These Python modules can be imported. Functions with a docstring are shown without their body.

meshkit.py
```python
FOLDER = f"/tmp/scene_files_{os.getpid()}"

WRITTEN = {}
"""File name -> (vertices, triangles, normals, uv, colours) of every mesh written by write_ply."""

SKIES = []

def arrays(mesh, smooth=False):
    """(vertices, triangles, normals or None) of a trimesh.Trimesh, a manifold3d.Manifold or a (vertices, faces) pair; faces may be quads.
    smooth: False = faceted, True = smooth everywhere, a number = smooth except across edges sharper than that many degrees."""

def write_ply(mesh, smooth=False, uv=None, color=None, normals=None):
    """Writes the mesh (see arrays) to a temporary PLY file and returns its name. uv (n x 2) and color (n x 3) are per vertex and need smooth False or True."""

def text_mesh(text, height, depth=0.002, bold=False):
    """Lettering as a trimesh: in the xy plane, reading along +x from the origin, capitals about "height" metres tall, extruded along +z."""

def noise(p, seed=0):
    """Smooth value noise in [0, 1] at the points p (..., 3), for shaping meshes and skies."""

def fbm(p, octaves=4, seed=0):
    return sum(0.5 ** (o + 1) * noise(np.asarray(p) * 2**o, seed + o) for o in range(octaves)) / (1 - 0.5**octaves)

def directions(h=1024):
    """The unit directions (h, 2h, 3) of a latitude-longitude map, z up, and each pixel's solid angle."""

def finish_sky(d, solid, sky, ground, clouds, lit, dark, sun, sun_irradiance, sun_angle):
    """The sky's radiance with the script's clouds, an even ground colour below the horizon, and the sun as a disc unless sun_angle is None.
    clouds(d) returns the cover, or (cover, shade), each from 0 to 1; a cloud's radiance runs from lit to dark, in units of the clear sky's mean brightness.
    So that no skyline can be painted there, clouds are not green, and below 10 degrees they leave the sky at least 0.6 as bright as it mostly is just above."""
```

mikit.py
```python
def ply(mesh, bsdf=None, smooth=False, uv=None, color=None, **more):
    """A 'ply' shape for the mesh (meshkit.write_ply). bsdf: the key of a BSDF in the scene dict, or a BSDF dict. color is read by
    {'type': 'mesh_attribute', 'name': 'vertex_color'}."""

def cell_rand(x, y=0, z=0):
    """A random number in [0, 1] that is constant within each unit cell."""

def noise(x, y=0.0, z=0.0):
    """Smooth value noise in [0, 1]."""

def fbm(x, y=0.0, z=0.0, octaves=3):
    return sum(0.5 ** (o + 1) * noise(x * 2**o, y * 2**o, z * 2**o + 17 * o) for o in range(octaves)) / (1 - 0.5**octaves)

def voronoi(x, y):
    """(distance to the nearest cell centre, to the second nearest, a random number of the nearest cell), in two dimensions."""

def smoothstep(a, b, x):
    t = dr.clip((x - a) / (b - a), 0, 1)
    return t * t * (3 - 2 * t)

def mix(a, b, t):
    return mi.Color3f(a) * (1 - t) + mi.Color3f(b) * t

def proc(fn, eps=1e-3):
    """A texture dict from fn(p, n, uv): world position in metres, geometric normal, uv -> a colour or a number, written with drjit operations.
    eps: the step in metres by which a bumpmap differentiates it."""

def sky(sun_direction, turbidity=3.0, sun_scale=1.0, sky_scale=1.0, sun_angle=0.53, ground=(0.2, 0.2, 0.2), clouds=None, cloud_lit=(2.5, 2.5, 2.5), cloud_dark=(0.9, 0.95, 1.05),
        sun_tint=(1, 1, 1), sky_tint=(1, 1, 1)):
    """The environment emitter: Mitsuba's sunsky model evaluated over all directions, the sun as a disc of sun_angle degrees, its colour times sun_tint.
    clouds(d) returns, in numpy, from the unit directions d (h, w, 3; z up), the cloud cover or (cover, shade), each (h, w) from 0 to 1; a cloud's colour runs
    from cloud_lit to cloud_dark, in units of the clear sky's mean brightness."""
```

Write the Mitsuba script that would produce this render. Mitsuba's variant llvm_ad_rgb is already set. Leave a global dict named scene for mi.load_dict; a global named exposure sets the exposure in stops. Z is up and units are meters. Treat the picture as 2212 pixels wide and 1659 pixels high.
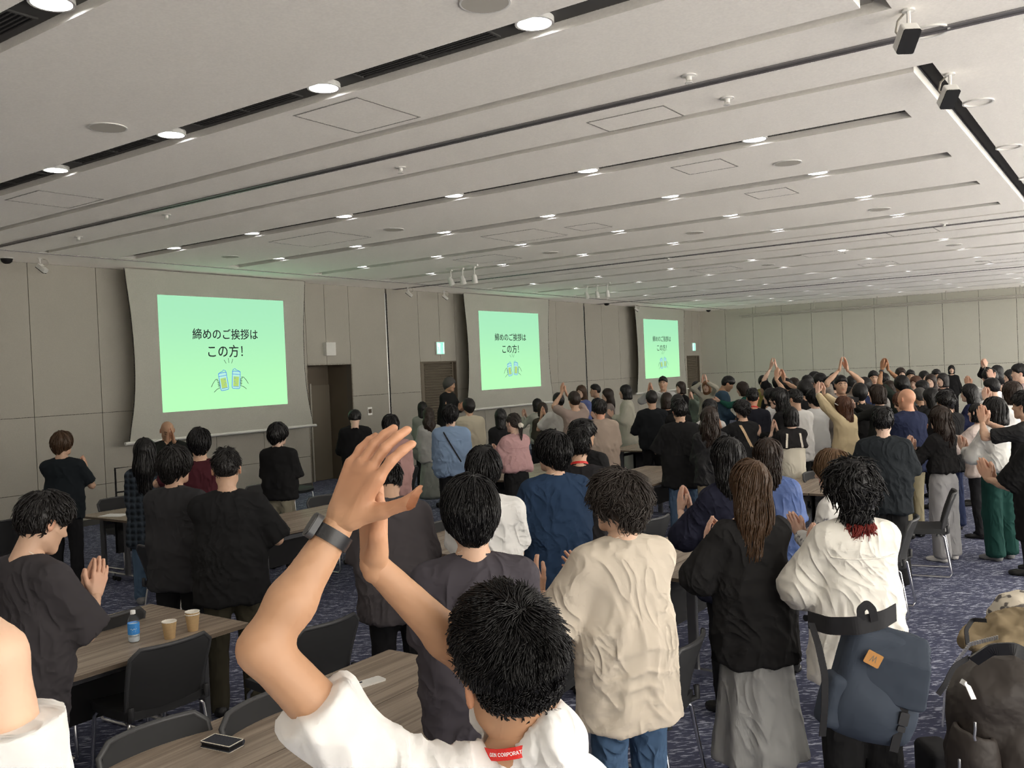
import math, random
import numpy as np
import trimesh
import drjit as dr
import mitsuba as mi
from shapely.geometry import Polygon, box as sbox
from shapely.ops import unary_union
from shapely import affinity
import mikit
import meshkit
from mikit import proc, noise, fbm, voronoi, cell_rand, smoothstep, mix

scene, labels = {}, {}
T = mi.ScalarTransform4f
rng = np.random.default_rng(7)
random.seed(7)

# ------------------------------------------------------------------ camera
CAM = np.array([0.0, 0.0, 2.15])
FOCAL = 1952.44
ROT = np.array([[0.8189232321757112, -0.026573163324453877, -0.5732875428559547],
                [0.5723215604073082, -0.03629458575896786, 0.8192256920638713],
                [-0.04257665200353542, -0.998987772715721, -0.014514085181402799]])
FWD, UP = ROT @ [0, 0, 1], ROT @ [0, -1, 0]
scene['camera'] = {'type': 'perspective', 'fov': math.degrees(2 * math.atan(1106 / FOCAL)), 'fov_axis': 'x',
                   'near_clip': 0.05, 'far_clip': 200.0,
                   'to_world': T().look_at(origin=CAM.tolist(), target=(CAM + FWD).tolist(), up=UP.tolist())}

# ------------------------------------------------------------------ light
exposure = 0.0
DOWNLIGHT = 27.0
AMBIENT = (4.3, 4.08, 3.71)
scene['foyer_light'] = {'type': 'constant', 'radiance': {'type': 'rgb', 'value': list(AMBIENT)}}
LIGHT_ROWS = [y + 9.15 * k for k in (-1, 0, 1, 2) for y in (7.86, 9.76, 11.63, 13.48) if y + 9.15 * k < 31.6]
LIGHT_COLS = [-11.28 + 1.702 * i for i in range(6)]
SIDE_LIGHTS = [(-1.0, 7.89 + 1.945 * i) for i in range(-5, 13)]

# ------------------------------------------------------------------ helpers


def lin(r, g, b):
    """sRGB 0-255 to linear."""
    c = np.array([r, g, b]) / 255.0
    return np.where(c <= 0.04045, c / 12.92, ((c + 0.055) / 1.055) ** 2.4)


def rgb(c):
    return {'type': 'rgb', 'value': [float(x) for x in c]}


def at(px, py, z=None, x=None, y=None, dist=None):
    """The place in the room that the photograph's pixel shows at a height, a wall or a distance."""
    d = ROT @ np.array([px - 1106, py - 829.5, FOCAL])
    if dist is not None:
        return CAM + d / FOCAL * dist
    t = (z - CAM[2]) / d[2] if z is not None else (x / d[0] if x is not None else y / d[1])
    return CAM + t * d


COUNT = {}


def numbered(name):
    n = COUNT.get(name, 0)
    COUNT[name] = n + 1
    return name if n == 0 else f'{name}_{n:03d}'


def put(key, mesh, mat, smooth=False, **kw):
    """One entry of the scene; a repeated key takes a number."""
    key = numbered(key)
    scene[key] = mikit.ply(mesh, mat, smooth, **kw)
    return key


def put_ply(key, shape, to_world=None):
    key = numbered(key)
    scene[key] = dict(shape) if to_world is None else {**shape, 'to_world': to_world}
    return key


def tag(key, label=None, cat=None, group=None, kind=None):
    d = labels.setdefault(key, {})
    for k, v in (('label', label), ('category', cat), ('group', group), ('kind', kind)):
        if v:
            d[k] = v
    return key


def box(lo, hi):
    lo, hi = np.minimum(lo, hi), np.maximum(lo, hi)
    m = trimesh.creation.box(extents=np.asarray(hi, float) - lo)
    m.apply_translation((np.asarray(lo, float) + hi) / 2)
    return m


def cyl(a, b, r, n=12):
    return trimesh.creation.cylinder(radius=r, segment=[a, b], sections=n)


def tube(pts, r, n=8, closed=False):
    """A round tube through the points; r a number or one per point."""
    p = np.asarray(pts, float)
    m = len(p)
    r = np.broadcast_to(np.asarray(r, float), m)
    t = (np.roll(p, -1, 0) - np.roll(p, 1, 0)) if closed else np.gradient(p, axis=0)
    t /= np.maximum(np.linalg.norm(t, axis=1, keepdims=True), 1e-9)
    u = np.zeros_like(p)
    u[0] = np.cross(t[0], [0, 0, 1] if abs(t[0][2]) < 0.9 else [1, 0, 0])
    for i in range(1, m):
        u[i] = u[i - 1] - t[i] * (u[i - 1] @ t[i])
        u[i] /= max(np.linalg.norm(u[i]), 1e-9)
    u[0] /= np.linalg.norm(u[0])
    w = np.cross(t, u)
    a = np.arange(n) * 2 * np.pi / n
    v = p[:, None] + r[:, None, None] * (np.cos(a)[None, :, None] * u[:, None] + np.sin(a)[None, :, None] * w[:, None])
    v = v.reshape(-1, 3)
    f = []
    for i in range(m if closed else m - 1):
        for j in range(n):
            i2, j2 = (i + 1) % m, (j + 1) % n
            f.append([i * n + j, i * n + j2, i2 * n + j2])
            f.append([i * n + j, i2 * n + j2, i2 * n + j])
    if not closed:
        v = np.vstack([v, p[0], p[-1]])
        for j in range(n):
            f.append([m * n, (j + 1) % n, j])
            f.append([m * n + 1, (m - 1) * n + j, (m - 1) * n + (j + 1) % n])
    return trimesh.Trimesh(v, np.array(f), process=False)


def lathe(profile, n=24, center=(0, 0, 0)):
    m = trimesh.creation.revolve(np.asarray(profile, float), sections=n)
    m.apply_translation(center)
    return m


def prism(poly, h, z=0.0):
    ms = [trimesh.creation.extrude_polygon(g, h, engine='earcut') for g in getattr(poly, 'geoms', [poly]) if g.area > 1e-7]
    m = trimesh.util.concatenate(ms)
    m.apply_translation([0, 0, z])
    return m


def join(ms):
    return trimesh.util.concatenate([m for m in ms if m is not None])


def rrect(w, h, r, n=5):
    return sbox(-w / 2 + r, -h / 2 + r, w / 2 - r, h / 2 - r).buffer(r, quad_segs=n)


def rot_z(m, a, at_=(0, 0, 0)):
    m.apply_transform(trimesh.transformations.rotation_matrix(a, [0, 0, 1], at_))
    return m


def frame_mat(o, x, y, z):
    M = np.eye(4)
    M[:3, 0], M[:3, 1], M[:3, 2], M[:3, 3] = x, y, z, o
    return M


def place(x, y, z=0.0, rz=0.0):
    return T().translate([float(x), float(y), float(z)]).rotate([0, 0, 1], math.degrees(rz))


# ------------------------------------------------------------------ materials
def mat(key, color, rough=0.6, spec=0.5, metallic=0.0, bump=None, two=True, diffuse=False, **kw):
    d = {'type': 'principled', 'base_color': color if isinstance(color, dict) else rgb(color), 'roughness': rough,
         'specular': spec, 'metallic': metallic, **kw}
    if diffuse:
        d = {'type': 'diffuse', 'reflectance': d['base_color']}
    if bump is not None:
        d = {'type': 'bumpmap', 'arbitrary': bump[0], 'scale': bump[1], 'nested': d}
    scene[key] = {'type': 'twosided', 'bsdf': d} if two else d
    return key


def ceiling_color(p, n, uv):
    s = fbm(p.x * 0.7, p.y * 0.7, p.z, 2) - 0.5
    g = noise(p.x * 90, p.y * 90, p.z * 90) - 0.5
    return mi.Color3f(0.90, 0.868, 0.805) * (1 + 0.05 * s + 0.08 * g)


def wall_color(p, n, uv):
    s = fbm(p.y * 1.5 + p.x * 1.5, p.z * 0.8, 3.0, 2) - 0.5
    g = noise(p.y * 160 + p.x * 160, p.z * 160) - 0.5
    return mi.Color3f(0.47, 0.445, 0.39) * (1 + 0.05 * s + 0.07 * g)


def carpet_color(p, n, uv):
    w = fbm(p.x * 3.0, p.y * 3.0, 0.0, 2)
    a = noise((p.x * 0.75 + p.y * 0.65) * 22 + w * 2, (p.x * 0.65 - p.y * 0.75) * 85)
    b = noise((p.x * 0.75 + p.y * 0.65) * 50 + 9, (p.x * 0.65 - p.y * 0.75) * 150 + 4)
    s = smoothstep(0.50, 0.86, 0.6 * a + 0.4 * b)
    l = fbm(p.x * 0.5, p.y * 0.5, 2.0, 2)
    base = mix([0.060, 0.066, 0.110], [0.082, 0.088, 0.142], l)
    return base * (1 - s) + mi.Color3f(0.40, 0.42, 0.52) * s


def wood_color(p, n, uv):
    w = fbm(p.x * 6, p.y * 0.7, 1.0, 2)
    a = fbm(p.x * 55 + w * 5, p.y * 1.6, 0.0, 3)
    f = noise(p.x * 300 + w * 8, p.y * 7)
    t = smoothstep(0.3, 0.72, a)
    return mix([0.225, 0.178, 0.137], [0.315, 0.256, 0.202], t) * (0.90 + 0.20 * f)


def mesh_weave(p, n, uv):
    return noise(p.x * 420, p.y * 420, p.z * 420)


mat('m_ceiling', proc(ceiling_color), 1.0, 0.3)
mat('m_groove', (0.30, 0.29, 0.265), 1.0, 0.2)
mat('m_recess', (0.085, 0.084, 0.08), 0.75, 0.25)
mat('m_black', (0.012, 0.012, 0.013), 0.6, 0.3)
mat('m_track', (0.26, 0.25, 0.26), 0.45, 0.5, 0.6)
mat('m_wall', proc(wall_color), 0.85, 0.2, diffuse=True)
mat('m_wall_back', proc(lambda p, n, uv: mi.Color3f(0.66, 0.645, 0.565) * (1 + 0.06 * (noise(p.x * 160, p.z * 160) - 0.5))), 0.85, 0.2, diffuse=True)
mat('m_wall_gap', (0.13, 0.12, 0.105), 0.9, 0.1)
mat('m_door', (0.16, 0.132, 0.098), 0.6, 0.3)
mat('m_louver', (0.20, 0.172, 0.132), 0.6, 0.3)
mat('m_steel', (0.62, 0.62, 0.62), 0.28, 0.5, 0.95)
mat('m_chrome', (0.78, 0.78, 0.79), 0.12, 0.5, 1.0)
mat('m_carpet', proc(carpet_color), 0.95, 0.1, bump=(proc(lambda p, n, uv: noise(p.x * 260, p.y * 260), 2e-3), 0.004))
mat('m_wood', proc(wood_color), 0.42, 0.4)
mat('m_edge', (0.15, 0.115, 0.085), 0.5, 0.3)
mat('m_leg', (0.11, 0.112, 0.12), 0.42, 0.5, 0.35)
mat('m_seat', (0.028, 0.029, 0.031), 0.62, 0.4)
mat('m_net', (0.030, 0.031, 0.033), 0.75, 0.35, bump=(proc(mesh_weave, 1e-3), 0.002))
mat('m_rim', (0.05, 0.051, 0.054), 0.42, 0.5)
mat('m_white_plastic', (0.78, 0.77, 0.73), 0.45, 0.5)
mat('m_grille', (0.50, 0.475, 0.42), 0.9, 0.2)
mat('m_screen', proc(lambda p, n, uv: mi.Color3f(0.52, 0.51, 0.455) * (0.97 + 0.06 * noise(p.y * 70, p.z * 70))), 0.9, 0.15, diffuse=True)
# ------------------------------------------------------------------ the hall
C = 4.08                  # ceiling height
XW, YB = -13.67, 32.1     # screen wall, far wall
XR, YF = 4.0, -4.0        # how far the hall is built to the right and behind
CT = 0.07                 # thickness of the ceiling boards

put('floor', box([XW - 1, YF, -0.1], [XR, YB + 0.3, 0.0]), 'm_carpet')
tag('floor', kind='structure')

holes, coffers = [], []
strips = [sbox(-12.42, y - 0.135, -1.5, y + 0.135) for y in LIGHT_ROWS]
grooves, black_grooves = [], []
for k in (-1, 0, 1, 2):
    y0, y1 = 6.67 + 9.15 * k, min(14.51 + 9.15 * k, YB - 0.3)
    grooves += [sbox(-12.55, y0 - 0.06, -1.2, y0 + 0.06), sbox(-12.55, y1 - 0.06, -1.2, y1 + 0.06), sbox(-12.6, y0 - 0.06, -12.54, y1 + 0.06)]
    black_grooves.append(sbox(-1.24, y0 - 0.06, -1.10, y1 + 0.06))
    inner = sbox(-12.54, y0 + 0.06, -1.24, y1 - 0.06)
    coffers.append(inner.difference(unary_union([s for s in strips if s.intersects(inner)])))
border = sbox(XW - 0.9, YF - 0.2, XR, YB + 0.2).difference(unary_union([sbox(*c.bounds) for c in coffers] + grooves + black_grooves))
put('ceiling', join([prism(border, CT, C), box([XW - 0.9, YF - 0.2, C + 0.12], [XR, YB + 0.2, C + 0.2])]), 'm_ceiling')
tag('ceiling', kind='structure')
for c in coffers:
    put('ceiling__panel', prism(c, CT, C), 'm_ceiling')
for g in grooves:
    put('ceiling__groove', prism(g, 0.02, C + 0.06), 'm_groove')
for g in black_grooves:
    put('ceiling__slot', prism(g, 0.02, C + 0.09), 'm_black')
for s in strips:
    put('ceiling__recess', prism(s, 0.02, C + 0.055), 'm_recess')
for k in range(-1, 4):
    y = 5.95 + 9.15 * k
    if y < YB:
        put('ceiling__track', join([box([XW, y - 0.045, C - 0.012], [XR, y - 0.018, C]), box([XW, y + 0.018, C - 0.012], [XR, y + 0.045, C]),
                                    box([XW, y - 0.018, C - 0.003], [XR, y + 0.018, C])]), 'm_track')
put('ceiling__track', join([box([-12.62, YF, C - 0.008], [-12.59, YB, C])]), 'm_track')

# walls: panels with open joints on a darker backing
DOORS = [(12.45, 13.66, 2.43), (15.88, 17.22, 2.45), (30.72, 31.86, 2.43)]
back = sbox(YF, 0, YB, C).difference(unary_union([sbox(a, -1, b, h) for a, b, h in DOORS]))
AX = np.array([[0, 0, 1, 0], [1, 0, 0, 0], [0, 1, 0, 0], [0, 0, 0, 1.0]])   # (u, v, depth) -> (depth along x, u along y, v up)


def on_wall(poly, h, x):
    m = prism(poly, h)
    m.apply_transform(AX)
    m.apply_translation([x, 0, 0])
    return m


put('wall_left', on_wall(back, 0.12, XW - 0.14), 'm_wall_gap')
tag('wall_left', kind='structure')
joints = [YF, -3.6, -2.55, -1.48, -0.41, 0.66, 1.73, 2.8, 3.8, 4.87, 5.94, 7.0, 8.08, 9.15, 10.22, 11.29, 12.45, 12.98, 13.66, 14.80, 14.84, 15.88, 16.63, 17.22, 18.3, 19.4, 20.5,
          21.85, 23.42, 23.47, 24.5, 25.6, 26.7, 27.8, 28.9, 30.0, 30.72, 31.3, 31.86, YB]
doors_u = unary_union([sbox(a - 0.002, -1, b + 0.002, h + 0.002) for a, b, h in DOORS])
for a, b in zip(joints[:-1], joints[1:]):
    if b - a < 0.1:
        put('wall_left__track', box([XW - 0.02, a, 0], [XW + 0.006, b, C - 0.1]), 'm_black')
        put('wall_left__track', box([XW - 0.02, a - 0.03, 0], [XW + 0.004, a, C - 0.1]), 'm_steel')
        continue
    for z0, z1 in ((0.09, 0.62), (0.62, 1.76), (1.76, C)):
        p = sbox(a + 0.005, z0 + 0.004, b - 0.005, z1 - 0.004).difference(doors_u)
        if p.area > 0.02:
            put('wall_left__panel', on_wall(p, 0.02, XW - 0.02), 'm_wall')
put('baseboard_left', join([box([XW - 0.02, a, 0], [XW + 0.012, b, 0.085]) for a, b in ((YF, 12.4), (13.7, 15.84), (17.27, 30.68), (31.9, YB))]), 'm_recess')
tag('baseboard_left', kind='structure')

put('wall_back', box([XW - 0.2, YB + 0.02, 0], [XR, YB + 0.2, C]), 'm_wall_gap')
tag('wall_back', kind='structure')
for i in range(22):
    a = XW + 1.055 * i - 0.08
    for z0, z1 in ((0.09, 1.74), (1.74, C)):
        put('wall_back__panel', box([max(a + 0.006, XW), YB, z0 + 0.005], [min(a + 1.049, XR), YB + 0.02, z1 - 0.005]), 'm_wall_back')
put('baseboard_back', box([XW, YB - 0.012, 0], [XR, YB + 0.02, 0.085]), 'm_recess')
tag('baseboard_back', kind='structure')

put('wall_front', box([XW, YF - 0.2, 0], [XR, YF, C]), 'm_wall')
tag('wall_front', kind='structure')

# door 1: a deep brown recess with a leaf at its side
a, b, h = DOORS[0]
put('door_1', join([box([XW - 0.75, a - 0.02, 0], [XW - 0.7, b + 0.02, h]), box([XW - 0.75, a - 0.03, 0], [XW, a, h]), box([XW - 0.75, b, 0], [XW, b + 0.03, h]), box([XW - 0.75, a, h], [XW, b, h + 0.03])]), 'm_door')
tag('door_1', kind='structure')
put('door_1__leaf', box([XW - 0.69, a + 0.03, 0.01], [XW - 0.65, a + 0.62, 2.02]), 'm_louver')
put('door_1__leaf', box([XW - 0.69, a + 0.635, 0.01], [XW - 0.65, b - 0.03, 2.02]), 'm_louver')
put('door_1__jamb', box([XW - 0.66, a + 0.61, 0.0], [XW - 0.62, a + 0.645, 2.06]), 'm_wall')
put('door_1__handle', cyl([XW - 0.62, a + 0.56, 0.9], [XW - 0.62, a + 0.56, 1.2], 0.012), 'm_steel')
# doors 2 and 3: louvred leaves
for n, (a, b, h) in ((2, DOORS[1]), (3, DOORS[2])):
    k = f'door_{n}'
    put(k, join([box([XW - 0.16, a, 0], [XW - 0.12, b, h]), box([XW - 0.16, a, 0], [XW - 0.0, a + 0.03, h]), box([XW - 0.16, b - 0.03, 0], [XW, b, h]), box([XW - 0.16, a, h - 0.03], [XW, b, h])]), 'm_door')
    tag(k, kind='structure')
    w0 = a + 0.22
    put(k + '__frame', join([box([XW - 0.13, a + 0.03, 0], [XW - 0.08, w0, h - 0.03]), box([XW - 0.13, b - 0.08, 0], [XW - 0.08, b - 0.03, h - 0.03])]), 'm_louver')
    z = 0.05
    while z < h - 0.09:
        m = box([-0.035, w0, -0.006], [0.035, b - 0.08, 0.006])
        m.apply_transform(trimesh.transformations.rotation_matrix(0.6, [0, 1, 0]))
        m.apply_translation([XW - 0.085, 0, z + 0.03])
        put(k + '__slat', m, 'm_louver')
        z += 0.062

# low stage along the screen wall
put('stage', join([box([XW + 0.02, 17.5, 0], [XW + 2.0, 20.5, 0.3])]), 'm_carpet')
tag('stage', 'low carpeted platform at the screen wall under the middle screen', 'platform')


def stud(x, y, z=C):
    return (x, y, z)


# downlights
def downlight(x, y, z, group, lab):
    k = numbered('downlight')
    tag(k, lab, 'ceiling light', group)
    put_ply(k + '__trim', LIGHT_TRIM, T().translate([x, y, z]))
    e = dict(LIGHT_DISC)
    e['emitter'] = {'type': 'area', 'radiance': rgb((DOWNLIGHT, DOWNLIGHT * 0.955, DOWNLIGHT * 0.87))}
    put_ply(k + '__lens', e, T().translate([x, y, z]))
    return k


ring = np.array([[0.098, 0.0], [0.112, 0.0], [0.112, 0.035], [0.098, 0.035], [0.098, 0.0]])
LIGHT_TRIM = mikit.ply(lathe(ring, 24), 'm_white_plastic', 30)
_d = trimesh.creation.cylinder(radius=0.098, height=0.004, sections=28)
_v, _f = np.array(_d.vertices), np.array(_d.faces)
_keep = _d.face_normals[:, 2] < -0.5
_v[:, 2] += 0.012
LIGHT_DISC = mikit.ply(trimesh.Trimesh(_v, _f[_keep]), 'm_white_plastic')
ORD = ['first', 'second', 'third', 'fourth', 'fifth', 'sixth', 'seventh', 'eighth', 'ninth', 'tenth', 'eleventh', 'twelfth', 'thirteenth', 'fourteenth', 'fifteenth', 'sixteenth', 'seventeenth', 'eighteenth']
_seen = sum(y < 2 for y in LIGHT_ROWS)          # strips behind the top edge of the picture
STRIP = [('unseen ' + ORD[i]) if i < _seen else (ORD[i - _seen] + ' visible') for i in range(len(LIGHT_ROWS))]
for yi, y in enumerate(LIGHT_ROWS):
    for xi, x in enumerate(LIGHT_COLS):
        downlight(x, y, C + 0.022, 'downlights in the recessed ceiling strips', f'round lit downlight, {ORD[xi]} from the screen wall, in the {STRIP[yi]} dark ceiling strip')
for i, (x, y) in enumerate(SIDE_LIGHTS):
    downlight(x, y, C - 0.01, 'downlights beside the black ceiling slot', f'round white downlight, {ORD[i]} in the row right of the black ceiling slot')

# air diffusers in the strips
slot_mesh = join([box([-0.56, -0.085, -0.01], [0.56, -0.07, 0.0]), box([-0.56, 0.07, -0.01], [0.56, 0.085, 0.0]), box([-0.56, -0.085, -0.01], [-0.545, 0.085, 0]), box([0.545, -0.085, -0.01], [0.56, 0.085, 0])])
fin_mesh = join([box([-0.545, y - 0.003, -0.008], [0.545, y + 0.003, 0.02]) for y in (-0.045, -0.015, 0.015, 0.045)] + [box([-0.01, -0.07, -0.008], [0.01, 0.07, 0.01])])
SLOT_F, SLOT_N, SLOT_B = mikit.ply(slot_mesh, 'm_recess'), mikit.ply(fin_mesh, 'm_recess'), mikit.ply(box([-0.545, -0.07, -0.002], [0.545, 0.07, 0.0]), 'm_black')
for yi, y in enumerate(LIGHT_ROWS):
    for xi, x in enumerate(LIGHT_COLS[:-1]):
        if not 2 < y < 14:
            continue
        k = numbered('air_diffuser')
        tag(k, f'black slotted air diffuser between {ORD[xi]} and {ORD[xi + 1]} downlight of the {STRIP[yi]} ceiling strip', 'air vent', 'air diffusers in the ceiling strips')
        w = T().translate([x + 0.85, y, C + 0.053])
        put_ply(k + '__frame', SLOT_F, w)
        put_ply(k + '__fin', SLOT_N, w)
        put_ply(k + '__opening', SLOT_B, w)

# access hatches: thin joints around a square of board
for i, (x0, y0, x1, y1) in enumerate([(-5.04, 4.56, -4.39, 5.23), (-9.32, 4.58, -8.66, 5.25), (-3.55, 6.24, -2.88, 6.62), (-3.76, 8.24, -3.24, 8.70), (-3.73, 10.16, -3.24, 10.64),
                                      (-7.70, 10.37, -6.78, 11.26), (-6.44, 10.6, -5.96, 11.1), (-9.9, 8.4, -8.7, 9.2), (-9.6, 12.1, -8.7, 12.9), (-5.2, 16.9, -4.5, 17.5), (-3.3, 15.2, -2.6, 15.8), (-4.9, 19.9, -4.2, 20.5), (-7.7, 17.6, -6.8, 18.3), (-2.7, 21.9, -2.0, 22.6)]):
    k = numbered('ceiling_hatch')
    o = sbox(x0, y0, x1, y1)
    put(k + '__frame', prism(o.difference(o.buffer(-0.014, join_style=2)), 0.003, C - 0.003), 'm_groove')
    put(k + '__cover', prism(o.buffer(-0.014, join_style=2), 0.002, C - 0.002), 'm_ceiling')
    tag(k, ['square access hatch flush in the ceiling beside the nearest light strip', 'square access hatch above the left end of the nearest light strip', 'oblong access hatch beside the ceiling track',
            'square access hatch near the right end of the second light strip', 'square access hatch near the right end of the third light strip', 'largest access hatch, green tinted, in the middle of the ceiling',
            'small access hatch beside the largest hatch', 'long access hatch above the first screen', 'access hatch over the space between first and second screen', 'access hatch in the far ceiling near its middle',
            'access hatch just beyond the second ceiling track', 'oblong access hatch far back in the ceiling', 'access hatch in the far ceiling above the second screen', 'access hatch far back at the right of the ceiling'][i], 'access hatch')

# round ceiling speakers
SPK = mikit.ply(trimesh.creation.cylinder(radius=0.125, height=0.006, sections=32), 'm_grille', 30)
SPK2 = mikit.ply(lathe([[0.125, -0.005], [0.135, -0.005], [0.135, 0.003], [0.125, 0.003], [0.125, -0.005]], 32), 'm_white_plastic', 30)
for x, y, l in [(-6.24, 3.84, 'left of the nearest light strip'), (-2.77, 3.86, 'cut by the top edge of the picture'), (-2.82, 8.92, 'between second and third light strip at the right'), (-8.06, 8.95, 'in the middle of the ceiling'),
                (-11.4, 8.93, 'right above the first screen'), (-2.81, 12.67, 'beside the last lit strip at the right'), (-5.4, 12.6, 'small, between third and fourth light strip'), (-8.0, 12.7, 'near the track spotlights'),
                (-2.75, 18.0, 'in the far ceiling at the right'), (-6.2, 18.1, 'in the far ceiling near its middle'), (-2.8, 21.8, 'far back in the ceiling at the right')]:
    k = numbered('ceiling_speaker')
    tag(k, 'round beige ceiling speaker ' + l, 'speaker')
    put_ply(k + '__grille', SPK, T().translate([x, y, C - 0.004]))
    put_ply(k + '__rim', SPK2, T().translate([x, y, C - 0.002]))

# sprinklers
SPR = mikit.ply(join([lathe([[0, 0.0], [0.05, 0.0], [0.05, -0.006], [0.02, -0.01], [0.02, -0.035], [0, -0.035]], 20), lathe([[0, -0.05], [0.028, -0.05], [0.028, -0.053], [0, -0.053]], 16), cyl([0.012, 0, -0.035], [0.012, 0, -0.05], 0.003, 6), cyl([-0.012, 0, -0.035], [-0.012, 0, -0.05], 0.003, 6)]), 'm_white_plastic', 30)
for x, y, l in [(-2.45, 5.72, 'just before the track at the upper right'), (-2.45, 6.40, 'just beyond the track at the upper right'), (-11.0, 6.3, 'in the plain band near the far left corner'), (-9.0, 6.2, 'in the plain band left of the middle'), (-5.6, 6.35, 'in the plain band at the middle of the picture'),
                (-2.4, 14.9, 'in the second plain band at the right'), (-7.0, 15.1, 'in the second plain band near the spotlights')]:
    k = put_ply('sprinkler', SPR, T().translate([x, y, C]))
    tag(k, 'small ceiling sprinkler head ' + l, 'sprinkler', 'ceiling sprinklers')


def camera_unit(x, y, rz, label):
    k = numbered('ceiling_sensor')
    w = place(x, y, C, rz)
    put_ply(k + '__bracket', SEN_A, w)
    put_ply(k + '__housing', SEN_B, w)
    put_ply(k + '__lens', SEN_D, w)
    put_ply(k + '__cable', SEN_C, w)
    tag(k, label, 'camera')


_m = join([lathe([[0, 0], [0.035, 0], [0.035, -0.012], [0, -0.012]], 16), tube([[0, 0, 0], [0, 0, -0.07], [0.02, 0, -0.1]], 0.012), cyl([0.02, -0.02, -0.1], [0.02, 0.02, -0.1], 0.016)])
SEN_A = mikit.ply(_m, 'm_white_plastic', 30)


def _tilt(m):
    m.apply_transform(trimesh.transformations.rotation_matrix(0.7, [0, 1, 0]))
    m.apply_translation([0.03, 0, -0.15])
    return m


SEN_B = mikit.ply(_tilt(prism(rrect(0.15, 0.10, 0.012), 0.06, -0.03)), 'm_white_plastic', 30)
SEN_D = mikit.ply(_tilt(prism(rrect(0.15, 0.098, 0.012), 0.01, -0.04)), 'm_black', 30)
SEN_C = mikit.ply(tube([[0.03, 0.01, -0.01], [0.09, 0.02, -0.03], [0.12, 0.02, -0.08], [0.09, 0.01, -0.12], [0.06, 0, -0.13]], 0.007), 'm_grille', True)
camera_unit(-1.03, 5.50, 2.2, 'white ceiling camera with black front, cut by the top right picture edge')
camera_unit(-1.05, 6.95, 2.2, 'white ceiling camera with black front beside the black slot corner')
camera_unit(-13.10, 6.9, 0.5, 'ceiling camera above the far left wall')
camera_unit(-13.15, 14.97, 0.5, 'black fronted ceiling camera above the dark wall joint')
camera_unit(-13.3, 16.4, 0.6, 'ceiling camera left of the second screen')
camera_unit(-13.2, 25.9, 0.5, 'ceiling camera left of the third screen')
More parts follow.
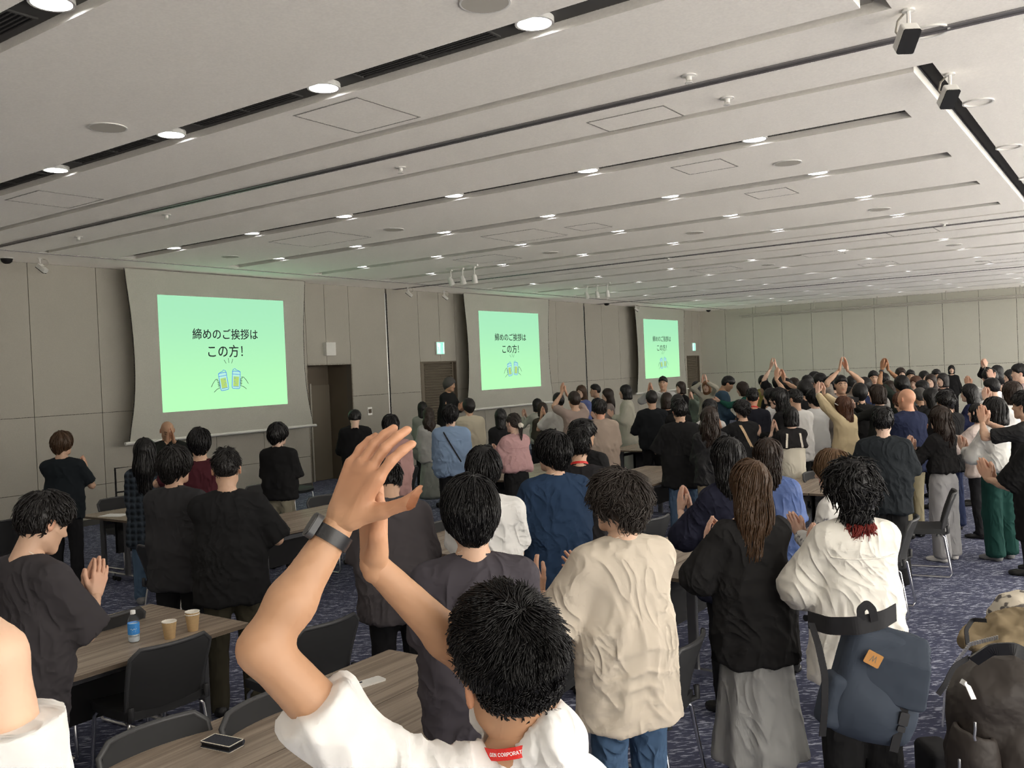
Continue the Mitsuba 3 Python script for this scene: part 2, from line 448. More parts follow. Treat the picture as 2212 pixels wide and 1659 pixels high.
DOME = mikit.ply(lathe([[0, -0.075], [0.04, -0.068], [0.07, -0.045], [0.08, -0.015], [0.08, 0]], 20), 'm_black', True)
DOME_B = mikit.ply(lathe([[0.0, -0.012], [0.1, -0.012], [0.1, 0.0], [0.0, 0.0]], 24), 'm_white_plastic', 30)
for x, y, l in [(-13.35, 6.55, 'black dome camera on the ceiling in the far left corner'), (-13.25, 24.1, 'black dome camera on the ceiling between second and third screen'), (-13.0, 31.3, 'black dome camera on the ceiling near the far corner')]:
    k = numbered('dome_camera')
    tag(k, l, 'camera')
    put_ply(k + '__dome', DOME, T().translate([x, y, C - 0.01]))
    put_ply(k + '__base', DOME_B, T().translate([x, y, C]))

# track spotlights
SP_BODY = mikit.ply(lathe([[0, 0.09], [0.03, 0.085], [0.045, 0.03], [0.055, -0.07], [0.05, -0.07], [0.04, 0.0], [0, 0.02]], 20), 'm_white_plastic', 30)
SP_ARM = mikit.ply(join([cyl([0, 0, 0.06], [0, 0, 0.2], 0.012), box([-0.03, -0.02, 0.19], [0.03, 0.02, 0.22])]), 'm_white_plastic')
SP_LAMP = mikit.ply(trimesh.creation.cylinder(radius=0.042, height=0.004, sections=20), 'm_white_plastic')
for (cx, cy, n, pw, nm) in ((-10.05, 12.95, 3, 5.0, 'over the passage'), (-10.3, 18.3, 3, 60.0, 'in front of the second screen')):
    put('light_track', box([cx - 0.35, cy - 0.02, C - 0.03], [cx + 0.35, cy + 0.02, C]), 'm_white_plastic')
    tag(f'light_track' if COUNT['light_track'] == 1 else f'light_track_{COUNT["light_track"]-1:03d}', f'short white ceiling track holding three spotlights {nm}', 'track')
    for i in range(n):
        k = numbered('spotlight')
        tag(k, f'white track spotlight {nm}, {["left", "middle", "right"][i]} one of three', 'spotlight', f'track spotlights {nm}')
        w = T().translate([cx - 0.27 + 0.27 * i, cy, C - 0.255]).rotate([0, 1, 0], -12 + 10 * i).rotate([1, 0, 0], 18)
        put_ply(k + '__shade', SP_BODY, w)
        put_ply(k + '__stem', SP_ARM, T().translate([cx - 0.27 + 0.27 * i, cy, C - 0.255]))
        e = dict(SP_LAMP)
        e['emitter'] = {'type': 'area', 'radiance': rgb((pw, pw * 0.85, pw * 0.6))}
        put_ply(k + '__lamp', e, w @ T().translate([0, 0, -0.055]))

# rail hung in front of the far wall
put('curtain_rail', join([cyl([-11.8, YB - 0.9, 3.78], [XR, YB - 0.9, 3.78], 0.03, 10), cyl([-11.8, YB - 0.7, 3.72], [XR, YB - 0.7, 3.72], 0.02, 8)]), 'm_grille')
for x in np.arange(-11.2, XR, 2.05):
    put('curtain_rail__rod', cyl([x, YB - 0.9, 3.78], [x, YB - 0.9, C], 0.012, 8), 'm_grille')
tag('curtain_rail', 'long rail hung from the ceiling in front of the far wall', 'rail')

# ------------------------------------------------------------------ screens
GLYPH = {"締":[[[8,53,12,57,17,66,27,85,34,83,35,82,22,56,29,57,36,70,43,66,43,64,32,46,39,47,43,39,44,55,57,56,54,67,46,68,46,76,66,76,65,83,71,86,73,84,76,76,99,76,99,68,91,67,86,56,101,55,101,38,92,38,92,47,52,47,52,37,44,37,43,38,45,24,40,21,43,10,45,2,39,0,38,0,32,21,37,23,37,27,11,24,9,31,13,35,22,47,11,46],[63,67,66,56,77,56,81,66,80,68],[32,45,24,34,25,34,35,36]],[[48,35,67,36,68,46,76,45,76,36,96,35,96,6,95,3,87,0,81,1,79,8,87,9,87,27,76,27,76,-9,68,-9,67,27,58,27,57,2,56,1,49,1]],[[23,17,24,20,30,20,32,3,32,-4,31,-4,25,-5]],[[8,-6,13,20,20,19,18,5,15,-7,14,-8]]],"め":[[[13,18,13,27,16,37,21,45,27,52,22,70,30,74,32,73,34,65,37,58,47,62,60,65,63,79,72,78,70,64,77,61,85,57,92,49,95,40,96,26,92,13,84,4,68,-4,60,-5,54,3,69,7,76,11,83,18,86,26,86,36,83,45,78,50,71,54,67,54,61,36,54,22,60,15,53,9,52,9,47,14,38,5,30,2,25,2,22,3,17,7,14,12],[39,49,43,40,48,32,53,43,57,55,48,53],[22,17,25,13,30,12,35,15,41,22,31,42,28,39,24,31,22,26]]],"の":[[[13,25,14,41,21,55,33,66,47,72,53,73,66,72,78,68,83,65,90,57,96,44,96,28,94,19,90,12,79,3,64,-3,58,-4,53,4,66,8,76,13,83,21,86,31,86,40,84,47,81,53,73,60,66,63,62,63,59,47,52,25,47,14,39,6,35,4,29,4,23,6,18,12],[23,28,24,22,29,15,33,15,38,19,42,26,46,37,51,63,46,62,39,59,31,52,24,39]]],"ご":[[[88,82,89,83,94,85,103,70,96,68]],[[26,60,26,70,64,69,80,71,77,79,82,81,84,80,92,67,91,66,85,63,81,69,80,60,40,59]],[[20,13,20,20,22,30,31,30,31,27,30,17,32,12,35,9,47,6,62,6,77,7,87,9,87,-1,65,-4,41,-4,32,-1,25,3,22,6]]],"挨":[[[7,29,8,32,20,36,20,56,9,56,8,64,9,65,20,65,20,85,29,84,29,65,38,65,39,64,38,56,29,56,29,39,37,40,39,37,43,42,48,53,48,55,43,55,41,63,44,65,54,75,62,85,64,85,70,83,71,82,57,65,80,66,74,75,81,79,91,68,99,57,92,52,90,53,87,58,59,56,57,56,58,54,56,47,96,46,96,38,73,38,73,27,101,27,101,19,74,18,79,11,84,7,91,2,102,-1,102,-2,97,-9,91,-8,77,0,68,11,60,2,53,-3,41,-8,37,-9,33,-2,51,7,57,13,60,18,35,19,35,27,42,27,38,30,35,31,29,29,29,-2,27,-6,23,-8,12,-9,9,0,20,0,20,25,9,23],[51,38,44,27,63,27,63,38]]],"拶":[[[79,64,92,84,100,82,100,80,90,64,99,52,102,47,94,44,89,51]],[[8,33,9,35,23,40,23,59,10,60,9,68,23,69,23,85,30,86,32,85,32,69,43,68,44,67,55,84,62,82,62,80,53,64,64,48,72,46,73,47,61,64,61,66,73,84,81,82,81,80,71,65,80,53,82,48,76,45,73,45,70,39,95,39,100,36,99,30,94,21,91,16,80,6,64,-2,42,-8,39,-8,35,-1,36,0,55,4,67,9,58,20,58,21,63,25,65,25,76,15,84,22,88,30,63,30,52,20,44,15,40,21,40,22,48,28,57,37,63,46,56,44,44,62,43,60,32,59,32,44,42,46,43,38,32,33,32,-1,31,-3,26,-6,14,-7,11,0,12,2,23,2,23,30,10,26]]],"は":[[[42,8,42,16,48,23,58,27,71,27,70,50,45,51,44,60,70,60,70,78,80,78,80,60,96,62,98,61,97,54,96,53,80,51,81,24,97,14,101,10,100,9,96,3,95,3,82,12,81,7,78,1,75,-1,68,-4,57,-4,51,-2,44,3],[51,13,53,7,56,6,67,6,71,10,71,17,66,19,57,18,52,16]],[[16,20,16,42,21,77,22,78,31,77,31,76,29,64,26,43,25,22,26,22,30,31,34,28,36,26,30,9,28,3,28,-3,27,-4,20,-5,19,-4]]],"こ":[[[22,22,24,31,33,31,32,16,33,14,37,10,49,7,64,6,89,10,89,1,83,-1,66,-4,47,-3,38,-2,31,1,25,6,22,13]],[[28,62,28,71,29,71,43,70,83,71,83,62,82,61,43,60]]],"方":[[[15,-9,9,-2,18,4,28,16,35,32,38,54,38,58,11,59,12,68,54,68,48,82,56,86,63,74,64,70,64,68,99,67,99,59,48,58,47,45,89,44,90,43,86,6,82,-3,79,-6,72,-8,55,-8,52,0,52,1,71,1,74,3,77,14,79,35,46,35,40,17,31,2,24,-4,16,-9]]],"！":[[[22,7,26,12,32,13,35,11,37,9,37,3,33,-1,27,-1,24,2]],[[26,24,24,75,36,76,36,62,34,23]]]}


def text_poly(s, h, gap=1.0):
    """Outline lettering as shapely polygons, centred on the origin; h is the height of one character."""
    ps, n = [], len(s)
    for i, ch in enumerate(s):
        for ringset in GLYPH[ch]:
            rings = [np.array(r, float).reshape(-1, 2) for r in ringset]
            p = Polygon(rings[0], rings[1:]).buffer(0)
            ps.append(affinity.translate(p, i * 100 * gap - (n * 100 * gap) / 2 - 3 + (25 if ch == '！' else 0) * 0, -40))
    return affinity.scale(unary_union(ps), h / 92, h / 92, origin=(0, 0))


def stroke(pts, w, closed=False):
    from shapely.geometry import LineString, LinearRing
    return (LinearRing(pts) if closed else LineString(pts)).buffer(w / 2, quad_segs=2)


def slide_color(p, n, uv):
    t = smoothstep(0.0, 1.0, uv.y)
    return mix((1.06 * lin(178, 247, 182)).tolist(), (1.08 * lin(160, 226, 182)).tolist(), t)


mat('m_ink', lin(76, 92, 90), 0.9, 0.1)
mat('m_mug_blue', lin(70, 135, 225), 0.9, 0.1)
mat('m_mug_pale', lin(165, 220, 245), 0.9, 0.1)
mat('m_beer', lin(178, 205, 92), 0.9, 0.1)


def glow(shape, c):
    return {**shape, 'emitter': {'type': 'area', 'radiance': rgb(c)}}


def mug(cx, cy, tilt, flip):
    """Outline, foam and beer of a drawn mug with the hand that holds it."""
    A = lambda g: affinity.translate(affinity.rotate(affinity.scale(g, -1 if flip else 1, 1, origin=(0, 0)), tilt, origin=(0, 0)), cx, cy)
    body = rrect(0.17, 0.31, 0.03)
    foam = Polygon([(-0.085, 0.10), (0.085, 0.10), (0.085, 0.15), (0.07, 0.185), (0.03, 0.2), (0.01, 0.18), (-0.05, 0.165), (-0.085, 0.15)])
    beer = sbox(-0.058, -0.12, 0.058, 0.06)
    outline = unary_union([stroke(list(body.exterior.coords), 0.011), stroke(list(foam.exterior.coords), 0.009), stroke([(-0.06, -0.12), (0.06, -0.12)], 0.008)])
    for bx, by, br in ((0.03, 0.03, 0.012), (0.035, -0.03, 0.009), (0.01, -0.06, 0.008)):
        from shapely.geometry import Point
        outline = outline.union(Point(bx, by).buffer(br).difference(Point(bx, by).buffer(br * 0.5)))
    hand = unary_union([stroke([(-0.27, -0.05), (-0.22, 0.01), (-0.16, 0.06), (-0.12, 0.06), (-0.13, 0.03)], 0.008), stroke([(-0.23, -0.15), (-0.16, -0.11), (-0.1, -0.1)], 0.008)] +
                       [stroke([(-0.13, y), (-0.085, y - 0.005), (-0.085, y - 0.025), (-0.12, y - 0.02)], 0.007) for y in (0.03, 0.0, -0.03, -0.06)])
    return A(body), A(beer), A(outline), A(hand)


XS = -13.33   # plane of the screens
K = XS / XW
for n, yc in ((1, 10.53), (2, 19.56), (3, 28.7)):
    yc = yc * K
    k = numbered('projection_screen')
    lb = ['nearest', 'middle', 'farthest'][n - 1]
    tag(k, f'{lb} of three projection screens with a green slide on the wall', 'projection screen')
    zt, zb = C - 0.02, 1.27
    prof = [(zt, 1.90), (3.6, 1.845), (3.1, 1.80), (2.5, 1.785), (2.0, 1.81), (1.6, 1.875), (zb, 1.96)]
    ctrl = np.array(prof)
    zz = np.linspace(zt, zb, 25)
    ww = np.interp(zz, ctrl[::-1, 0], ctrl[::-1, 1])
    ww = np.convolve(np.pad(ww, 2, 'edge'), np.ones(5) / 5, 'valid')
    poly = Polygon([(yc - w, z) for z, w in zip(zz, ww)] + [(yc + w, z) for z, w in zip(zz[::-1], ww[::-1])])
    put(k + '__fabric', on_wall(poly, 0.003, XS - 0.003), 'm_screen')
    put(k + '__bottom_bar', join([cyl([XS - 0.005, yc - 2.03, zb - 0.02], [XS - 0.005, yc + 2.03, zb - 0.02], 0.028, 12)]), 'm_white_plastic', 30)
    put(k + '__tension_cord', join([tube([[XS - 0.003, yc + s * (np.interp(z, zz[::-1], ww[::-1]) + 0.012), z] for z in np.linspace(zb, zt, 14)], 0.004, 5) for s in (-1, 1)]), 'm_black', True)
    y0, y1, z0, z1 = yc - 1.335, yc + 1.335, 1.705, 3.66
    q = np.array([[XS + 0.003, y0, z0], [XS + 0.003, y1, z0], [XS + 0.003, y1, z1], [XS + 0.003, y0, z1]])
    s = mikit.ply((q, np.array([[0, 1, 2], [0, 2, 3]])), 'm_black', uv=np.array([[0, 0], [1, 0], [1, 1], [0, 1.0]]))
    s['emitter'] = {'type': 'area', 'radiance': proc(slide_color)}
    put_ply(k + '__slide', s)
    xx = XS + 0.0035
    place2 = lambda g, dx=0, dy=0: affinity.translate(g, yc + dx, dy)
    put(k + '__slide__lettering', join([on_wall(place2(text_poly('締めのご挨拶は', 0.185), 0, 3.02), 0.001, xx), on_wall(place2(text_poly('この方！', 0.215, 1.0), 0.03, 2.72), 0.001, xx)]), 'm_ink')
    L, R = mug(-0.10, 2.18, 8, False), mug(0.17, 2.20, -5, True)
    # the drawing is part of the projected picture, so it gives off light as the slide does
    for nm, q, dp, c in (('mug', 0, 0.0006, lin(182, 238, 222)), ('beer', 1, 0.0012, lin(180, 215, 112)), ('mug_outline', 2, 0.002, lin(82, 150, 228))):
        for side_ in (L, R):
            put_ply(k + '__slide__' + nm, glow(mikit.ply(on_wall(place2(side_[q]), dp, xx), 'm_black'), c))
    rays = unary_union([stroke([(-0.03, 2.50), (-0.07, 2.56)], 0.007), stroke([(0.03, 2.51), (0.025, 2.585)], 0.007), stroke([(0.09, 2.50), (0.115, 2.57)], 0.007)])
    put(k + '__slide__hand', join([on_wall(place2(g), 0.002, xx) for g in (L[3], R[3], rays)]), 'm_ink')

# exit signs, wall box, switch, notices
for i, (y, z) in enumerate(((16.58, 2.76), (31.3, 2.75))):
    k = numbered('exit_sign')
    tag(k, ['lit green and white exit sign above the middle louvred door', 'lit green and white exit sign above the far louvred door'][i], 'exit sign')
    put(k + '__housing', box([XW, y - 0.15, z - 0.15], [XW + 0.05, y + 0.15, z + 0.15]), 'm_white_plastic')
    g = mikit.ply(on_wall(sbox(y - 0.14, z - 0.14, y + 0.14, z + 0.14), 0.002, XW + 0.05), 'm_white_plastic')
    put_ply(k + '__panel', glow(g, (0.06, 0.72, 0.50)))
    man = unary_union([sbox(y - 0.12, z - 0.12, y - 0.02, z + 0.12), sbox(y + 0.10, z - 0.12, y + 0.13, z + 0.12)]).difference(
        unary_union([stroke([(y - 0.05, z - 0.1), (y - 0.07, z - 0.02), (y - 0.08, z + 0.04), (y - 0.11, z + 0.0)], 0.02), stroke([(y - 0.08, z - 0.02), (y - 0.11, z - 0.09)], 0.02)]))
    w = mikit.ply(on_wall(man, 0.002, XW + 0.053), 'm_white_plastic')
    put_ply(k + '__symbol', glow(w, (0.75, 1.0, 0.92)))
put('wall_box', join([box([XW, 12.89, 2.62], [XW + 0.10, 13.15, 2.89])]), 'm_white_plastic')
tag('wall_box', 'square white loudspeaker box on the wall above the brown door recess', 'speaker')
put('wall_switch', box([XW, 14.09, 1.33], [XW + 0.012, 14.22, 1.5]), 'm_steel')
put('wall_switch__rocker', box([XW, 14.11, 1.37], [XW + 0.018, 14.20, 1.46]), 'm_door')
tag('wall_switch', 'metal switch plate on the beige wall beside the brown door recess', 'switch')
# ------------------------------------------------------------------ tables
TH = 0.72
_top = prism(rrect(0.495, 2.0, 0.012), 0.024, TH - 0.024)
_edge = prism(rrect(0.497, 2.002, 0.012).difference(rrect(0.489, 1.994, 0.012)), 0.022, TH - 0.023)


def _foot(s):
    f = box([-0.24, 0.86 * s - 0.022, 0.055], [0.24, 0.86 * s + 0.022, 0.085])
    return f


def _post(s):
    return prism(affinity.translate(rrect(0.07, 0.04, 0.012), 0.02, 0.86 * s), TH - 0.024 - 0.085, 0.085)


TABLE = {'tabletop': mikit.ply(_top, 'm_wood'), 'tabletop__edge_band': mikit.ply(_edge, 'm_edge'),
         'modesty_panel': mikit.ply(box([0.226, -0.84, 0.30], [0.232, 0.84, 0.66]), 'm_black'),
         'crossbar': mikit.ply(join([box([-0.02, -0.86, 0.60], [0.04, 0.86, 0.64]), box([-0.02, -0.86, TH - 0.05], [0.03, 0.86, TH - 0.024])]), 'm_leg')}
for s, n in ((-1, ''), (1, '_001')):
    TABLE['leg' + n] = mikit.ply(_post(s), 'm_leg', 30)
    TABLE['foot' + n] = mikit.ply(_foot(s), 'm_chrome')
    for j, x in enumerate((-0.21, 0.21)):
        TABLE['foot' + n + '__caster' + ('_001' if j else '')] = mikit.ply(cyl([x, 0.86 * s - 0.012, 0.028], [x, 0.86 * s + 0.012, 0.028], 0.028, 14), 'm_black', 30)


def table(x, y, flip, label, rz=0.0):
    k = numbered('folding_table')
    tag(k, label, 'table')
    w = place(x, y, 0, (math.pi if flip else 0) + rz)
    for part, s in TABLE.items():
        put_ply(k + '__' + part, s, w)
    return k


COLS = [(-9.45, 'by the screen wall'), (-7.15, 'in the second column'), (-4.9, 'in the third column'), (-2.78, 'nearest the aisle')]
ROWS = [(2.46, 'in the front row'), (6.52, 'in the second row'), (10.6, 'in the third row'), (14.6, 'in the fourth row')]
TABLES = []
for xi, (cx, xn) in enumerate(COLS):
    for yi, (cy, yn) in enumerate(ROWS):
        if (xi, yi) in ((0, 0), (1, 0), (3, 3), (0, 2), (2, 3), (0, 3)):
            continue
        cx = {(2, 2): -5.35, (3, 2): -2.95}.get((xi, yi), COLS[xi][0])
        TABLES.append((cx, cy))
        table(cx - 0.25, cy, False, f'wood topped folding table {xn} {yn}, screen side half')
        table(cx + 0.25, cy, True, f'wood topped folding table {xn} {yn}, camera side half')

# ------------------------------------------------------------------ chairs


def grid_shell(fn, nu, nv, thick, tdir=None):
    """A curved panel with thickness: fn(u, v) -> point for u, v in 0..1."""
    u, v = np.meshgrid(np.linspace(0, 1, nu), np.linspace(0, 1, nv), indexing='ij')
    P = np.stack(fn(u, v), -1)
    du, dv = np.gradient(P, axis=0), np.gradient(P, axis=1)
    N = np.cross(du, dv)
    N /= np.maximum(np.linalg.norm(N, axis=-1, keepdims=True), 1e-9)
    A, B = P + N * thick / 2, P - N * thick / 2
    V = np.vstack([A.reshape(-1, 3), B.reshape(-1, 3)])
    o = nu * nv
    f = []
    for i in range(nu - 1):
        for j in range(nv - 1):
            a, b, c, d = i * nv + j, (i + 1) * nv + j, (i + 1) * nv + j + 1, i * nv + j + 1
            f += [[a, b, c], [a, c, d], [o + a, o + c, o + b], [o + a, o + d, o + c]]
    rim = [(i, 0) for i in range(nu)] + [(nu - 1, j) for j in range(1, nv)] + [(i, nv - 1) for i in range(nu - 2, -1, -1)] + [(0, j) for j in range(nv - 2, 0, -1)]
    idx = [i * nv + j for i, j in rim]
    for a, b in zip(idx, idx[1:] + idx[:1]):
        f += [[a, o + a, o + b], [a, o + b, b]]
    return trimesh.Trimesh(V, np.array(f), process=False)


def _back_xyz(u, v, inset=0.0):
    """The rear shell of the chair: u across, v up; the chair faces +x."""
    z = 0.46 + 0.34 * v
    r = 0.06
    w = 0.235 - inset - 0.02 * (1 - v)
    lift = np.clip((v - 0.80) / 0.20, 0, 1)
    w = w - 0.055 * (1 - np.sqrt(np.clip(1 - lift ** 2, 0, 1)))
    y = (u - 0.5) * 2 * w
    x = -0.215 - 0.02 * np.sin(v * 2.6) - 0.10 * v ** 2 + 0.035 * (u - 0.5) ** 2 * 4
    return x, y, z


def _seat_xyz(u, v):
    x = -0.21 + 0.45 * u
    w = 0.225 + 0.01 * np.sin(u * 3.1)
    ed = np.clip((u - 0.8) / 0.2, 0, 1)
    y = (v - 0.5) * 2 * (w - 0.04 * ed ** 2)
    z = 0.435 - 0.03 * ed ** 2 + 0.015 * (v - 0.5) ** 2 * 4 - 0.01 * np.sin(u * 3.14)
    return x, y, z


_rim_pts = []
for v in np.linspace(0.0, 1, 9):
    _rim_pts.append(np.array(_back_xyz(0.0, v)))
for u in np.linspace(0.1, 0.9, 7):
    _rim_pts.append(np.array(_back_xyz(u, 1.0)))
for v in np.linspace(1, 0.0, 9):
    _rim_pts.append(np.array(_back_xyz(1.0, v)))


def _leg(s):
    y = 0.215 * s
    return tube([[-0.16, y * 0.9, 0.42], [-0.2, y, 0.39], [-0.255, y * 1.08, 0.05], [-0.235, y * 1.08, 0.014], [0.0, y * 1.04, 0.012], [0.20, y, 0.014], [0.225, y, 0.05], [0.19, y * 0.95, 0.37], [0.15, y * 0.9, 0.415]], 0.0105, 7)


CHAIR = {'seat': mikit.ply(grid_shell(_seat_xyz, 10, 8, 0.045), 'm_seat', 40), 'backrest': mikit.ply(grid_shell(lambda u, v: _back_xyz(u, v, 0.008), 11, 11, 0.014), 'm_net', 40),
         'back_frame': mikit.ply(tube(_rim_pts, 0.0125, 7), 'm_rim', True),
         **{'arm_bracket' + n: mikit.ply(tube([[-0.19, s * 0.20, 0.42], [-0.235, s * 0.218, 0.44], [-0.232, s * 0.216, 0.50]], 0.016, 7), 'm_rim', True) for n, s in (('', -1), ('_001', 1))},
         'leg': mikit.ply(_leg(-1), 'm_chrome', True), 'leg_001': mikit.ply(_leg(1), 'm_chrome', True),
         **{'crossbar' + n: mikit.ply(cyl([x, -0.2, 0.40], [x, 0.2, 0.40], 0.010, 8), 'm_chrome', True) for n, x in (('', 0.0), ('_001', -0.14))}}


def chair(x, y, rz, label):
    k = numbered('conference_chair')
    tag(k, label, 'chair', 'mesh backed conference chairs')
    w = place(x, y, 0, rz)
    for part, s in CHAIR.items():
        put_ply(k + '__' + part, s, w)


# the chairs that the photograph shows one by one: pixel of the top of the back, facing (degrees, 0 = +x)
for px, py, ang, lab in [
        (382, 1388, 176, 'black mesh chair with its back to the camera before the table with the water bottle'),
        (722, 1345, 178, 'black mesh chair behind the raised left arm of the man in front'),
        (318, 1566, -4, 'black mesh chair at the bottom left tucked under the nearest table beside the wallet'),
        (552, 1508, 2, 'black mesh chair tucked under the nearest table behind the raised elbow'),
        (1245, 1352, 180, 'black mesh chair between the front man head and the beige T-shirt'),
        (1512, 1384, 186, 'black chair seen from its side right of the oatmeal T-shirt'),
        (2068, 1062, 190, 'black chair with chrome sled legs standing alone on the aisle carpet'),
        (243, 1076, 0, 'black mesh chair far left before the woman in the plaid shirt'),
        (28, 1122, 200, 'black chair at the far left edge before the wall'),
        (322, 1182, 95, 'black chair from its side left of the man in charcoal'),
        (556, 1048, -5, 'black mesh chair below the first screen behind the black T-shirt man'),
        (690, 1072, -3, 'black mesh chair right of the man in black shirt and khaki trousers'),
        (742, 1058, 8, 'black mesh chair under the man in the black suit'),
        (945, 1128, 2, 'black mesh chair beside the white T-shirt'),
        (1432, 1118, 178, 'black mesh chair right of the curly haired man in oatmeal'),
        (1372, 938, 178, 'black mesh chair right of the beige T-shirt far back'),
        (1738, 1022, 0, 'black mesh chair behind the woman in blue'),
        (890, 1010, 185, 'black mesh chair left of the light blue shirt'),
        (600, 1006, 5, 'black mesh chair far back below the first screen'),
        (470, 1100, 178, 'black mesh chair behind the black T-shirt man near the maroon shirt'),
        (250, 1330, 182, 'light edged black chair behind the clapping hands at the left'),
        (1010, 1065, 0, 'black mesh chair behind the man with glossy hair'),
        (1560, 975, 175, 'black mesh chair between the dark blouse and the white pinafore'),
        (1490, 905, 0, 'black mesh chair far back behind the black shirt'),
        (2128, 868, 200, 'grey seat chair behind the school blazer far right'),
        (1985, 1120, 185, 'black chair behind the black T-shirt man by the aisle')]:
    w = at(px, py, z=0.80)
    a = math.radians(ang)
    chair(w[0] + 0.33 * math.cos(a), w[1] + 0.33 * math.sin(a), a, lab)

# ------------------------------------------------------------------ things on the tables
mat('m_paper_cup', proc(lambda p, n, uv: mix([0.46, 0.31, 0.16], [0.52, 0.36, 0.19], noise(p.x * 60, p.y * 60, p.z * 400))), 0.8, 0.2)
mat('m_cup_white', (0.80, 0.77, 0.70), 0.7, 0.3)
scene['m_bottle'] = {'type': 'thindielectric', 'int_ior': 1.33}
mat('m_label_blue', (0.05, 0.27, 0.68), 0.45, 0.4)
mat('m_white', (0.82, 0.82, 0.81), 0.5, 0.4)
mat('m_water', (0.62, 0.70, 0.76), 0.15, 0.5)
mat('m_phone', (0.80, 0.79, 0.75), 0.25, 0.5)
mat('m_lens_black', (0.01, 0.01, 0.03), 0.1, 0.6)
mat('m_denim_dark', proc(lambda p, n, uv: mi.Color3f(0.032, 0.034, 0.042) * (0.6 + 0.9 * noise(p.x * 700, p.y * 700, p.z * 700))), 0.85, 0.3)
mat('m_cream', (0.68, 0.64, 0.55), 0.8, 0.2)


def text_on_cylinder(mesh, r, spread, z0):
    v = mesh.vertices.copy()
    a = v[:, 0] / r + spread
    rr = r + v[:, 2]
    mesh.vertices = np.stack([rr * np.cos(a), rr * np.sin(a), v[:, 1] + z0], 1)
    return mesh


b = at(290, 1386, z=TH)
k = numbered('water_bottle')
tag(k, 'small clear plastic water bottle with blue label and white cap on the left table', 'bottle')
bw = T().translate([b[0], b[1], TH])
put_ply(k + '__body', mikit.ply(lathe([[0, 0.001], [0.026, 0.001], [0.031, 0.008], [0.031, 0.03], [0.029, 0.036], [0.031, 0.042], [0.031, 0.112], [0.029, 0.125], [0.018, 0.146], [0.0125, 0.15], [0.0125, 0.157], [0, 0.157]], 32), 'm_bottle', 40), bw)
put_ply(k + '__water', mikit.ply(lathe([[0, 0.003], [0.025, 0.003], [0.0295, 0.01], [0.0295, 0.10], [0, 0.10]], 32), 'm_water', 40), bw)
put_ply(k + '__label', mikit.ply(lathe([[0.0314, 0.046], [0.0318, 0.046], [0.0318, 0.108], [0.0314, 0.108], [0.0314, 0.046]], 40), 'm_label_blue', 40), bw)
tm = join([prism(stroke([(0.004*i, 0.004*math.sin(i*1.7+j)) for i in range(9)], 0.0016), 0.0005) for j in range(1)] + [prism(affinity.translate(stroke([(0, 0), (0.02, 0.001)], 0.0012), 0.006, -0.012 - 0.006*j), 0.0005) for j in range(2)])
tm.apply_translation([-tm.bounds[1][0] / 2, 0, 0])
ang = math.atan2(-b[1], -b[0])
put_ply(k + '__label__print', mikit.ply(text_on_cylinder(tm, 0.0318, ang, 0.076), 'm_white'), bw)
put_ply(k + '__cap', mikit.ply(lathe([[0, 0.157], [0.0145, 0.157], [0.0145, 0.174], [0.013, 0.177], [0, 0.177]], 24), 'm_white', 30), bw)

CUP = mikit.ply(lathe([[0, 0.004], [0.0275, 0.0], [0.0285, 0.0], [0.0405, 0.098], [0.0385, 0.098], [0.027, 0.006], [0, 0.006]], 32), 'm_paper_cup', 30)
CUP_RIM = mikit.ply(lathe([[0.0382, 0.093], [0.0412, 0.095], [0.0422, 0.099], [0.0395, 0.1005], [0.0375, 0.098], [0.0272, 0.0075], [0.0, 0.0075]], 32), 'm_cup_white', 30)
for px, py, n, lab in ((367, 1379, 1, 'brown paper cup with white rim standing open beside the water bottle'), (417, 1362, 2, 'stack of two brown paper cups half hidden by the black T-shirt')):
    w = at(px, py, z=TH)
    for i in range(n):
        k = numbered('paper_cup')
        tag(k, lab if n == 1 else ('lower' if i == 0 else 'upper') + ' brown paper cup of the two stacked behind the black T-shirt', 'cup')
        put_ply(k + '__body', CUP, T().translate([w[0], w[1], TH + 0.014 * i]))
        put_ply(k + '__rim', CUP_RIM, T().translate([w[0], w[1], TH + 0.014 * i]))

# phone lying face down
w = at(798, 1475, z=TH)
e = at(822, 1463, z=TH) - at(778, 1487, z=TH)
a = math.atan2(e[1], e[0])
k = numbered('smartphone')
tag(k, 'white smartphone lying face down on the nearest table, cameras up', 'smartphone')
W = place(w[0], w[1], TH, a - 0.35)
put_ply(k + '__body', mikit.ply(prism(rrect(0.147, 0.0715, 0.011), 0.008), 'm_phone', 30), W)
put_ply(k + '__camera_bump', mikit.ply(prism(affinity.translate(rrect(0.036, 0.036, 0.009), -0.048, 0.012), 0.0095), 'm_cup_white', 30), W)
for dx, dy in ((-0.057, 0.021), (-0.057, 0.003), (-0.039, 0.012)):
    put_ply(k + '__camera_lens', mikit.ply(cyl([dx, dy, 0.0095], [dx, dy, 0.0112], 0.0075, 20), 'm_lens_black', 30), W)

